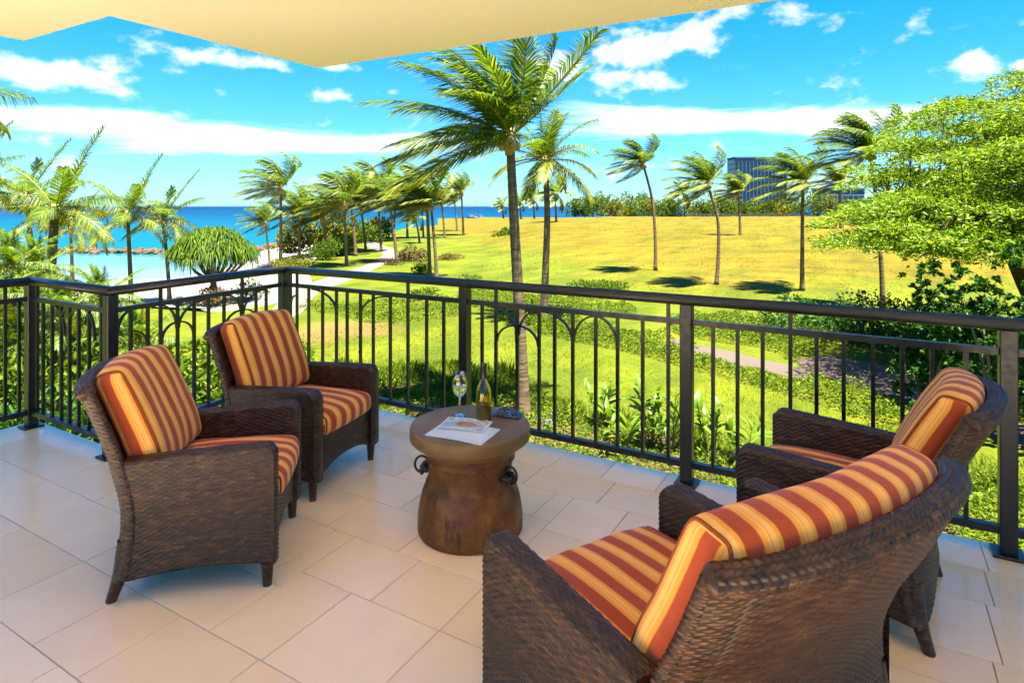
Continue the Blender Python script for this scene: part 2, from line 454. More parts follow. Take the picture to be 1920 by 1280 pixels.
c = t.ramp(n1, [(0.36, (0.012, 0.014, 0.03)), (0.46, (0.02, 0.09, 0.32)), (0.56, (0.10, 0.04, 0.03)), (0.66, (0.45, 0.20, 0.12))], 'CONSTANT')
b = principled(t, out, c, 0.22, 0.6); bump(t, b, t.noise(tcn.outputs['Generated'], 9, 2, 0.5), 0.4, 0.01); M['packet'] = m

# lawn: green by the balcony and the path, sun-dried gold on the open field
m, t, out = new_mat('lawn'); geo = t.node('ShaderNodeNewGeometry'); P = geo.outputs['Position']
sp = t.node('ShaderNodeSeparateXYZ'); t.l.new(P, sp.inputs[0])
rr = t.math('ADD', t.math('MULTIPLY', sp.outputs[0], CY), t.math('MULTIPLY', sp.outputs[1], SY))
zz = t.math('SUBTRACT', t.math('MULTIPLY', sp.outputs[1], CY), t.math('MULTIPLY', sp.outputs[0], SY))
big = t.noise(P, 0.05, 4, 0.6); mid = t.noise(P, 0.45, 5, 0.65); fine = t.noise(P, 5.0, 4, 0.7); blade = t.noise(P, 38, 2, 0.6)
stre = t.noise(t.mapping(P, (0.10, 0.55, 1), (0, 0, -YAW)), 0.8, 7, 0.68)
# distance past the edge of the field: line from (r 3, z 60) to (r 12, z 33) to (r 40, z 30)
e1 = t.math('ADD', t.math('MULTIPLY', t.math('SUBTRACT', rr, 3.0), 0.90), t.math('MULTIPLY', t.math('SUBTRACT', zz, 54.0), 0.30))
e2 = t.math('SUBTRACT', zz, 35.0)
edge = t.math('ADD', t.math('MINIMUM', e1, e2), t.math('MULTIPLY', t.math('SUBTRACT', t.noise(P, 0.10, 6, 0.7), 0.5), 26.0))
gold = t.smooth(edge, -3.0, 7.0)
green = t.ramp(mid, [(0.25, (0.041, 0.060, 0.0015)), (0.45, (0.068, 0.086, 0.002)), (0.6, (0.092, 0.103, 0.0025)), (0.78, (0.120, 0.118, 0.004))])
green = t.mix(t.smooth(big, 0.35, 0.65, 0.0, 0.55), green, (0.092, 0.098, 0.003))
dry = t.ramp(stre, [(0.30, (0.066, 0.053, 0.002)), (0.43, (0.100, 0.073, 0.0025)), (0.55, (0.122, 0.086, 0.0035)), (0.72, (0.158, 0.108, 0.007))])
dry = t.mix(t.smooth(t.noise(P, 0.09, 5, 0.65), 0.52, 0.68, 0, 0.7), dry, (0.070, 0.075, 0.0025))
c = t.mix(gold, green, dry)
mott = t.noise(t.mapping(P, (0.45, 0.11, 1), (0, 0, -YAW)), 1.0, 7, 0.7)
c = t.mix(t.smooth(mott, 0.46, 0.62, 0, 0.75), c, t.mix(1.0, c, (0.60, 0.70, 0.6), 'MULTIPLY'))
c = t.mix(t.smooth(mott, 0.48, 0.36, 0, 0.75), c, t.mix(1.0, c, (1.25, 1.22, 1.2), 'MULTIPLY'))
pa = t.math('DIVIDE', t.math('SUBTRACT', rr, PATCH[0]), 2.6); pb = t.math('DIVIDE', t.math('SUBTRACT', zz, PATCH[1]), 2.3)
pd = t.math('ADD', t.math('SQRT', t.math('ADD', t.math('MULTIPLY', pa, pa), t.math('MULTIPLY', pb, pb))), t.math('MULTIPLY', t.math('SUBTRACT', t.noise(P, 0.7, 5, 0.65), 0.5), 1.6))
c = t.mix(t.smooth(pd, 1.05, 0.45, 0, 0.85), c, (0.14, 0.085, 0.024))
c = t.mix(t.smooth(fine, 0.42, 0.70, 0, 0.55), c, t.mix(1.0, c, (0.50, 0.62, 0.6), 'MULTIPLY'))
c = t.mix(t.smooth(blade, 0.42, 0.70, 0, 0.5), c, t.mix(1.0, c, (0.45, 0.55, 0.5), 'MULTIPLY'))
b = principled(t, out, c, 0.9, 0.1)
h = t.math('ADD', t.math('MULTIPLY', fine, 0.8), t.math('ADD', t.math('MULTIPLY', mid, 1.6), t.math('MULTIPLY', big, 9.0)))
bump(t, b, h, 0.7, 0.25); M['lawn'] = m
M['blade'] = leaf_mat('lawn_blade', [(0.055, 0.080, 0.002), (0.08, 0.10, 0.0025), (0.11, 0.12, 0.003)], 0.45, 0.7, 0.1)
M['dry_blade'] = leaf_mat('dry_grass', [(0.085, 0.075, 0.003), (0.12, 0.092, 0.004), (0.16, 0.115, 0.006), (0.20, 0.145, 0.010)], 0.5, 0.8, 0.05)
M['soil'] = simple('bed_soil', (0.10, 0.06, 0.026), 0.95, 0.1, var=0.5, scale=3, bmp=0.5)
M['soil_dry'] = simple('dry_patch', (0.21, 0.125, 0.035), 0.95, 0.1, var=0.35, scale=1.2, bmp=0.3)
M['sand'] = simple('beach_sand', (0.165, 0.150, 0.125), 0.95, 0.1, var=0.06, scale=0.6, bmp=0.2)
M['footpath'] = simple('footpath_concrete', (0.072, 0.053, 0.040), 0.9, 0.2, var=0.15, scale=0.9, bmp=0.1)
M['concrete'] = simple('path_concrete', (0.125, 0.102, 0.075), 0.9, 0.2, var=0.10, scale=0.9, bmp=0.1)
m, t, out = new_mat('paving'); geo = t.node('ShaderNodeNewGeometry'); br = t.node('ShaderNodeTexBrick')
t.l.new(t.mapping(geo.outputs['Position'], (4, 4, 4)), br.inputs['Vector'])
br.inputs['Color1'].default_value = (0.060, 0.038, 0.027, 1); br.inputs['Color2'].default_value = (0.078, 0.052, 0.037, 1); br.inputs['Mortar'].default_value = (0.04, 0.027, 0.02, 1)
br.inputs['Scale'].default_value = 1.0; br.inputs['Mortar Size'].default_value = 0.012
principled(t, out, t.mix(t.math('MULTIPLY', t.noise(geo.outputs['Position'], 1.0, 4, 0.6), 0.5), br.outputs[0], (0.095, 0.068, 0.05)), 0.9, 0.2); M['paving'] = m
# water: colour by depth = distance out from the shore
m, t, out = new_mat('sea_water'); geo = t.node('ShaderNodeNewGeometry'); P = geo.outputs['Position']; sp = t.node('ShaderNodeSeparateXYZ'); t.l.new(P, sp.inputs[0])
zz = t.math('SUBTRACT', t.math('MULTIPLY', sp.outputs[1], CY), t.math('MULTIPLY', sp.outputs[0], SY))
rw = t.noise(t.mapping(P, (0.02, 0.10, 1), (0, 0, -YAW)), 1.0, 5, 0.6); lz = t.math('LOGARITHM', t.math('MAXIMUM', zz, 1.0), 10.0)
c = t.ramp(t.smooth(t.math('ADD', lz, t.math('MULTIPLY', t.math('SUBTRACT', rw, 0.5), 0.35)), 1.75, 3.4),
           [(0.0, (0.0, 0.060, 0.080)), (0.25, (0.0, 0.046, 0.078)), (0.55, (0.0, 0.027, 0.064)), (1.0, (0.0, 0.016, 0.050))])
c = t.mix(t.smooth(t.noise(t.mapping(P, (0.05, 0.30, 1), (0, 0, -YAW)), 1.0, 6, 0.7), 0.5, 0.72, 0, 0.6), c, t.mix(1.0, c, (1.0, 1.45, 1.3), 'MULTIPLY'))
b = principled(t, out, c, 0.5, 0.04)
bump(t, b, t.noise(t.mapping(P, (0.35, 0.9, 1), (0, 0, -YAW)), 1.0, 4, 0.6), 0.25, 0.3); M['sea'] = m
m, t, out = new_mat('lagoon_water'); geo = t.node('ShaderNodeNewGeometry'); P = geo.outputs['Position']; sp = t.node('ShaderNodeSeparateXYZ'); t.l.new(P, sp.inputs[0])
zz = t.math('SUBTRACT', t.math('MULTIPLY', sp.outputs[1], CY), t.math('MULTIPLY', sp.outputs[0], SY))
n1 = t.noise(t.mapping(P, (0.05, 0.2, 1), (0, 0, -YAW)), 1.0, 4, 0.6)
c = t.ramp(t.smooth(t.math('ADD', zz, t.math('MULTIPLY', n1, 14.0)), 62.0, 96.0), [(0, (0.075, 0.125, 0.115)), (0.4, (0.028, 0.105, 0.105)), (1, (0.008, 0.085, 0.096))])
b = principled(t, out, c, 0.2, 0.2); bump(t, b, t.noise(P, 1.2, 3, 0.6), 0.1, 0.05); M['lagoon'] = m
M['rock'] = simple('lava_rock', (0.075, 0.05, 0.027), 0.9, 0.2, var=0.6, scale=0.6, bmp=0.6)
M['stone_white'] = simple('pale_stone', (0.16, 0.15, 0.14), 0.9, 0.2, var=0.15, scale=3, bmp=0.4)
# trunks and leaves
m, t, out = new_mat('palm_bark'); tcn = t.node('ShaderNodeTexCoord'); sp = t.node('ShaderNodeSeparateXYZ'); t.l.new(tcn.outputs['Object'], sp.inputs[0])
ring = t.noise(t.mapping(tcn.outputs['Object'], (1.5, 1.5, 9)), 1.6, 4, 0.6)
c = t.ramp(ring, [(0.25, (0.055, 0.034, 0.018)), (0.5, (0.13, 0.085, 0.045)), (0.8, (0.24, 0.17, 0.095))])
b = principled(t, out, c, 0.9, 0.15); bump(t, b, ring, 0.6, 0.03); M['bark'] = m
M['bark_dark'] = simple('tree_bark', (0.055, 0.032, 0.018), 0.9, 0.2, var=0.5, scale=10, bmp=0.5)
M['stem'] = simple('stem', (0.16, 0.13, 0.05), 0.8, 0.2, var=0.3)
M['husk'] = simple('coconut_husk', (0.30, 0.20, 0.04), 0.7, 0.3, var=0.4)
M['frond'] = leaf_mat('palm_leaf', [(0.0262, 0.0649, 0.0033), (0.0578, 0.1207, 0.0044), (0.1129, 0.1841, 0.0055), (0.1997, 0.2357, 0.0077)], 0.46, 0.45, 0.25)
M['frond_y'] = leaf_mat('palm_leaf_yellow', [(0.0429, 0.0765, 0.0033), (0.0947, 0.1383, 0.0044), (0.1705, 0.1911, 0.0066), (0.2525, 0.2174, 0.0099)], 0.34, 0.45, 0.25)
M['rachis'] = simple('frond_rachis', (0.14, 0.13, 0.022), 0.5, 0.4)
M['mimosa'] = leaf_mat('feathery_leaf', [(0.0521, 0.1156, 0.0024), (0.1042, 0.1909, 0.0032), (0.1666, 0.2562, 0.0048), (0.2395, 0.3014, 0.0064)], 0.35)
M['broad'] = leaf_mat('broad_leaf', [(0.012, 0.050, 0.008), (0.030, 0.090, 0.010), (0.060, 0.120, 0.008)], 0.22, 0.5, 0.12)
M['cover_leaf'] = leaf_mat('ground_cover_leaf', [(0.0240, 0.0616, 0.0025), (0.0576, 0.1098, 0.0035), (0.1020, 0.1512, 0.0050), (0.1560, 0.1792, 0.0070)], 0.35, 0.6, 0.12)
M['bush_leaf'] = leaf_mat('bush_leaf', [(0.0216, 0.0515, 0.0030), (0.0504, 0.0952, 0.0040), (0.1020, 0.1456, 0.0060)], 0.3, 0.6, 0.12)
M['yellow_leaf'] = leaf_mat('yellow_green_leaf', [(0.0540, 0.0672, 0.0030), (0.1140, 0.1232, 0.0040), (0.1980, 0.1736, 0.0060)], 0.35, 0.6, 0.12)
M['red_leaf'] = leaf_mat('croton_leaf', [(0.025, 0.028, 0.005), (0.062, 0.022, 0.011), (0.095, 0.045, 0.014), (0.05, 0.06, 0.010)], 0.25)
M['tan_leaf'] = leaf_mat('bronze_leaf', [(0.055, 0.05, 0.006), (0.12, 0.075, 0.015), (0.17, 0.105, 0.025)], 0.25)
M['strap'] = leaf_mat('strap_leaf', [(0.0240, 0.0630, 0.0048), (0.0600, 0.1125, 0.0060), (0.1275, 0.1875, 0.0072)], 0.32, 0.6, 0.15)
M['ginger'] = leaf_mat('ginger_leaf', [(0.0420, 0.0952, 0.0040), (0.0840, 0.1512, 0.0050), (0.1440, 0.2016, 0.0080)], 0.4, 0.4, 0.4)
M['glass_blue'] = simple('tower_glass', (0.003, 0.016, 0.036), 0.15, 0.6, var=0.4, scale=0.2)
M['tower_frame'] = simple('tower_frame', (0.055, 0.10, 0.135), 0.7)
M['white'] = simple('white_paint', (0.09, 0.10, 0.11), 0.5)
M['fence'] = simple('fence_dark', (0.05, 0.05, 0.035), 0.8)
# ------------------------------------------------------------------ balcony: slab, tiles, soffit, house wall
EDGE = [(-5.40, -6.0), (4.2, -6.0), (4.2, 3.69), (-4.45, 3.69), (-4.32, 2.20), (-5.40, 2.20)]  # stretch behind the camera is added, open to the sun to bounce light
slab = poly_sheet('balcony_floor', EDGE, -0.006, M['grout'], thick=0.28)
ROWS = []
def row(b0, b1, js): ROWS.append((b0, b1, js))
L0, L1 = -5.40, 4.2
def fill(js, lo, hi, step=0.46):
    js = sorted(js); out = list(js)
    x = js[0]
    while x - step > lo + 0.1: x -= step; out.append(x)
    x = js[-1]
    while x + step < hi - 0.1: x += step; out.append(x)
    return sorted([lo] + out + [hi])
for i, (b0, b1) in enumerate([(-6.0, -5.54), (-5.54, -5.08), (-5.08, -4.62), (-4.62, -4.16), (-4.16, -3.7), (-3.7, -3.24), (-3.24, -2.78), (-2.78, -2.32), (-2.32, -1.9), (-1.9, -1.5), (-1.5, -1.13), (-1.13, -0.77), (-0.77, -0.41), (-0.41, -0.04), (-0.04, 0.33), (0.33, 0.70)]):
    row(b0, b1, fill([-1.2 + 0.17 * (i % 3)], L0, L1))
row(0.70, 1.07, fill([-3.0, -2.45, -2.0, -1.55], L0, L1))
row(1.07, 1.44, fill([-3.65, -3.07, -2.65, -2.33, -1.87, -1.41], L0, L1))
row(1.44, 1.76, fill([-4.15, -3.65, -3.07, -2.61], L0, -2.16))
row(1.44, 1.88, fill([-1.86, -1.41, -0.95], -2.16, L1))
row(1.76, 2.21, fill([-4.6, -4.15, -3.65, -3.2, -2.75], L0, -2.16))
row(1.88, 2.21, fill([-1.76, -1.41, -0.95], -2.16, L1))
row(2.21, 2.53, fill([-2.82, -2.36, -1.9, -1.41, -0.95], -4.30, L1))
row(2.53, 2.82, fill([-2.62, -2.16, -1.75], -4.33, -1.41))
row(2.82, 3.11, fill([-2.9, -2.44, -1.98], -4.36, -1.41))
row(2.53, 2.73, fill([-0.95, -0.50, -0.07, 0.37], -1.41, L1))
row(2.73, 3.11, fill([-1.1, -0.78, -0.35, 0.05, 0.40], -1.41, L1))
row(3.11, 3.40, fill([-2.2, -1.74, -1.28, -0.82, -0.36, 0.08, 0.43], -4.39, L1, 0.33))
row(3.40, 3.69, fill([-2.37, -2.04, -1.71, -1.38, -1.05, -0.6, -0.22, 0.12, 0.45], -4.42, L1, 0.33))
G = 0.0017
for b0, b1, js in ROWS:
    for a0, a1 in zip(js, js[1:]):
        V, F = bevel_box((a0 + G, b0 + G, -0.008), (a1 - G, b1 - G, random.uniform(-0.0004, 0.0004)), 0.0016)
        c = np.array([(a0 + a1) / 2, (b0 + b1) / 2, 0])
        o = obj('tile', V - c, F, M['tile'], slab); o.location = c

SOF = [(-5.04, 0.05), (5.0, 0.05), (5.0, 3.84), (-3.945, 3.60), (-3.945, 1.99), (-5.04, 1.99)]  # unseen rear part left off so sky and sun brighten the balcony
ceil = poly_sheet('ceiling', SOF, 2.74 + 0.32, M['stucco'], thick=0.32)
mb = MB(); mb.box((-4.0, -5.8, -3.6), (4.0, 2.0, -0.29)); bw = mb.build('lower_storey_wall', M['stucco']); bw['kind'] = 'structure'

# ------------------------------------------------------------------ railing
rail = empty('railing', (-1.9, 3.6, 0), 0, 'dark bronze metal balcony railing with slim uprights and pointed arch tracery', 'railing')
RO = np.array([-1.9, 3.6, 0.0])
C1, C2, C3 = np.array([-4.36, 3.60]), np.array([-4.205, 2.125]), np.array([-5.27, 2.125])
C0, C4 = np.array([4.1, 3.60]), np.array([-5.27, 0.4])
RUNS = [(C0, C1), (C1, C2), (C2, C3), (C3, C4)]
def rpart(name, mb, smooth=False, parent=None):
    mb.v = [v - RO for v in mb.v]; return mb.build(name, M['rail'], parent or rail, smooth)
def bar(p, q, half_w, z0, z1):
    """rectangular bar between plan points p and q"""
    p, q = np.array(p), np.array(q); d = (q - p) / np.linalg.norm(q - p); n = np.array([-d[1], d[0]]) * half_w
    V = [(*(p + n), z0), (*(p - n), z0), (*(q - n), z0), (*(q + n), z0), (*(p + n), z1), (*(p - n), z1), (*(q - n), z1), (*(q + n), z1)]
    F = [(0, 3, 2, 1), (4, 5, 6, 7), (0, 1, 5, 4), (1, 2, 6, 5), (2, 3, 7, 6), (3, 0, 4, 7)]
    mb = MB(); mb.add(V, F); return mb
def handrail(p, q, e0, e1):
    """oval top rail: flattened loop extruded, mitred by overlap"""
    a = np.linspace(0, 2 * np.pi, 20, endpoint=False)
    px = 0.036 * np.sign(np.cos(a)) * np.abs(np.cos(a)) ** 0.7; pz = 1.059 + 0.030 * np.sign(np.sin(a)) * np.abs(np.sin(a)) ** 0.8
    d = (q - p) / np.linalg.norm(q - p); n = np.array([-d[1], d[0]])
    V = []
    for c, e in ((p, e0), (q, e1)):                 # e = mitre direction in plan
        for x, z in zip(px, pz):
            # move along d so that the end lies in the mitre plane
            pt = c + n * x
            if e is not None:
                k = e.dot(n); s = (x * e.dot(d) / k) if abs(k) > 1e-6 else 0
                pt = pt + d * s
            V.append((*pt, z))
    k = len(a); F = [(i, (i + 1) % k, k + (i + 1) % k, k + i) for i in range(k)] + [tuple(range(k - 1, -1, -1)), tuple(range(k, 2 * k))]
    mb = MB(); mb.add(V, F); return mb
pts = [C0, C1, C2, C3, C4]
mit = [None]
for i in (1, 2, 3):
    d0 = (pts[i] - pts[i - 1]); d0 = d0 / np.linalg.norm(d0); d1 = pts[i + 1] - pts[i]; d1 = d1 / np.linalg.norm(d1)
    e = d0 - d1; mit.append(e / np.linalg.norm(e))
mit.append(None)
for i, (p, q) in enumerate(RUNS):
    rpart('handrail', handrail(p, q, mit[i], mit[i + 1]), True)
for p, q in RUNS:
    rpart('middle_rail', bar(p, q, 0.0145, 0.916, 0.948)); rpart('bottom_rail', bar(p, q, 0.019, 0.095, 0.130))
def on_front(px):
    u = (px - 960) / FPX; z = 3.60 / (u * SY + CY); return np.array([z * (u * CY - SY), 3.60])
def on_side(px):
    u = (px - 960) / FPX; lo, hi = 0.0, 1.0
    best = min(np.linspace(0, 1, 3000), key=lambda t: abs(((C1 + (C2 - C1) * t) @ [CY, SY]) / ((C1 + (C2 - C1) * t) @ [-SY, CY]) - u))
    return C1 + (C2 - C1) * best
def on_mid(px):
    u = (px - 960) / FPX; z = 2.125 / (u * SY + CY); return np.array([z * (u * CY - SY), 2.125])
def on_left(px):
    u = (px - 960) / FPX; z = -5.27 / (u * CY - SY); return np.array([-5.27, u * z * SY + z * CY])
def baluster(p, tall, ang=0.0):
    mb = MB(); mb.box((p[0] - 0.0095, p[1] - 0.0095, 0.131), (p[0] + 0.0095, p[1] + 0.0095, 1.03 if tall else 0.915), ang); rpart('baluster', mb)
    if tall:
        pass
def post(p, ang=0.0):
    mb = MB(); mb.box((p[0] - 0.034, p[1] - 0.034, 0.012), (p[0] + 0.034, p[1] + 0.034, 1.035), ang, 0.004); po = rpart('post', mb)
    mb = MB(); mb.box((p[0] - 0.062, p[1] - 0.062, 0.0006), (p[0] + 0.062, p[1] + 0.062, 0.014), ang, 0.003); rpart('base_plate', mb, parent=po)
def arc(f, spring, apex, zs=0.74, za=0.914, thick=0.012):
    """quarter of a pointed arch from a baluster up to the rail"""
    p, q = f(spring), f(apex); th = np.linspace(0, math.pi / 2, 9)
    s = 1 - np.cos(th); zz = zs + (za - zs) * np.sin(th)
    P = np.array([(*(p + (q - p) * a), z) for a, z in zip(s, zz)])
    d = (q - p) / np.linalg.norm(q - p); n = np.array([-d[1], d[0], 0]) * 0.0085
    T = np.gradient(P, axis=0); T /= np.linalg.norm(T, axis=1)[:, None]
    o = np.cross(T, n / np.linalg.norm(n)) * thick / 2
    V = np.stack([P + o + n, P + o - n, P - o - n, P - o + n], 1).reshape(-1, 3)
    F = [tuple(4 * i + k for k in (0, 1)) + tuple(4 * (i + 1) + k for k in (1, 0)) for i in range(8)]
    F += [tuple(4 * i + k for k in (1, 2)) + tuple(4 * (i + 1) + k for k in (2, 1)) for i in range(8)]
    F += [tuple(4 * i + k for k in (2, 3)) + tuple(4 * (i + 1) + k for k in (3, 2)) for i in range(8)]
    F += [tuple(4 * i + k for k in (3, 0)) + tuple(4 * (i + 1) + k for k in (0, 3)) for i in range(8)]
    F += [(0, 3, 2, 1), (32, 33, 34, 35)]
    mb = MB(); mb.add(V, F); rpart('arch_bar', mb)
FB = [(545, 1), (557, 1), (579, 0), (605, 0), (631, 0), (651, 0), (676, 0), (700, 0), (732, 0), (765, 1), (800, 0), (832, 0),
      (904, 0), (930, 1), (970, 0), (1011, 0), (1040, 0), (1074, 0), (1117, 0), (1158, 0), (1205, 0), (1253, 1),
      (1337, 0), (1383, 0), (1430, 0), (1482, 1), (1531, 0), (1582, 0), (1637, 0), (1692, 0), (1748, 0), (1811, 0)]
for px, tall in FB: baluster(on_front(px), tall)
for k in range(24):
    baluster(np.array([0.70 + 0.142 * k, 3.60]), k % 5 == 1)
for px, tall in [(245, 0), (277, 0), (301, 1), (333, 0), (364, 0), (391, 0), (420, 0), (454, 1), (480, 0), (499, 0)]: baluster(on_side(px), tall, 0.1)
for px, tall in [(70, 1), (81, 0), (98, 0), (115, 0), (130.5, 0), (147.5, 0), (167, 0), (190, 1)]: baluster(on_mid(px), tall)
for px, tall in [(35.6, 0), (9.5, 1), (-16, 0), (-45, 0)]: baluster(on_left(px), tall)
for k in range(6): baluster(np.array([-5.27, 1.5 - 0.14 * k]), 0)
for p in (C1, C2, C3, np.array([-2.475, 3.6]), np.array([-0.92, 3.6]), np.array([0.545, 3.6]), np.array([2.0, 3.6]), np.array([3.45, 3.6]), np.array([-5.27, 0.75])): post(p)
for s, a in [(631, 585), (676, 732), (969, 915), (973, 1011), (1073, 1016), (1076, 1117), (1157, 1117)]: arc(on_front, s, a)
for s, a in [(932, 968), (1009, 973)]: arc(on_front, s, a, 0.68, 0.80)
arc(on_front, 546, 557, 0.78, 0.85)
for s, a in [(331, 301), (335, 388), (452, 422), (456, 497), (219, 244)]: arc(on_side, s, a)
for s, a in [(303, 330), (363, 336), (422, 451), (482, 457), (277, 243)]: arc(on_side, s, a, 0.66, 0.78)
for s, a in [(122, 98), (127, 147), (112, 131), (178, 160)]: arc(on_mid, s, a, 0.72, 0.914)

# ------------------------------------------------------------------ wicker armchairs
def displaced(P, UV, amp, pitch, span, out, braid=False):
    """weave relief pushed out of a grid of points (nu, nv, 3) along its outward normals"""
    du = np.gradient(P, axis=0); dv = np.gradient(P, axis=1)
    N = np.cross(du, dv); N /= np.linalg.norm(N, axis=2)[..., None] + 1e-9
    ref = (P - P.mean(axis=1, keepdims=True)) if out is None else np.broadcast_to(np.array(out, float), P.shape)
    if (N * ref).sum() < 0: N = -N
    u, v = UV[..., 0], UV[..., 1]
    row = np.floor(v / pitch); f = v / pitch - row
    prof = np.sqrt(np.clip(1 - (2 * f - 1) ** 2, 0, 1))
    jit = (np.sin(row * 12.9898) * 43758.5453) % 1.0
    if braid:
        f2 = u / span + np.where(row % 2 == 0, 1, -1) * (f - .5) * 0.9; f2 = f2 - np.floor(f2)
        h = prof * (0.15 + 0.85 * np.sqrt(np.clip(1 - (2 * f2 - 1) ** 2, 0, 1)))
    else:
        h = prof * (0.50 + 0.50 * np.cos(np.pi * (u + 0.003 * jit) / span + np.pi * row))
        h = 0.25 * prof + 0.75 * h
    return P + N * ((h - 0.5) * amp * (0.75 + 0.5 * jit))[..., None]
def arclen(P, axis):
    d = np.linalg.norm(np.diff(P, axis=axis), axis=2)
    s = np.cumsum(d, axis=axis); z = np.zeros_like(np.take(s, [0], axis=axis))
    return np.concatenate([z, s], axis=axis)
def resample(loop, n):
    """polyline -> n points equally spaced"""
    L = np.asarray(loop, float); d = np.concatenate([[0], np.cumsum(np.linalg.norm(np.diff(L, axis=0), axis=1))])
    t = np.linspace(0, d[-1], n); return np.stack([np.interp(t, d, L[:, k]) for k in range(L.shape[1])], 1)
def rounded(poly, rad, k=5):
    """round the corners of an open polyline (2-D)"""
    P = [np.array(p, float) for p in poly]; out = [P[0]]
    for a, b_, c_ in zip(P, P[1:], P[2:]):
        d0 = (a - b_); l0 = np.linalg.norm(d0); d1 = (c_ - b_); l1 = np.linalg.norm(d1)
        r = min(rad, l0 * .45, l1 * .45); p0 = b_ + d0 / l0 * r; p1 = b_ + d1 / l1 * r
        for t in np.linspace(0, 1, k): out.append((1 - t) ** 2 * p0 + 2 * t * (1 - t) * b_ + t * t * p1)
    out.append(P[-1]); return np.array(out)
def interp_curve(pts):
    z = np.array([p[0] for p in pts]); y = np.array([p[1] for p in pts])
    c = curve(np.stack([z, y], 1), 60)
    return lambda q: np.interp(q, c[:, 0], c[:, 1])
def woven(name, P, parent, mat='wicker', u_axis=0, amp=0.0043, out=None, braid=False, uoff=0.0, pitch=PITCH, span=SPAN):
    s0 = arclen(P, 0); s1 = arclen(P, 1)
    UV = np.stack([s0, s1], -1) if u_axis == 0 else np.stack([s1, s0], -1)
    UV[..., 0] += uoff; UV[..., 1] += 0.0003
    D = displaced(P, UV, amp, pitch, span, out, braid)
    return D.reshape(-1, 3), grid_faces(P.shape[0], P.shape[1]), UV.reshape(-1, 2)
def join_patches(name, patches, mat, parent):
    V, F, U, n = [], [], [], 0
    for v, f, u in patches: V.append(v); F.append(f + n); U.append(u); n += len(v)
    return obj(name, np.concatenate(V), np.concatenate(F), mat, parent, True, np.concatenate(U))
DU, DV = 0.0060, 0.0021

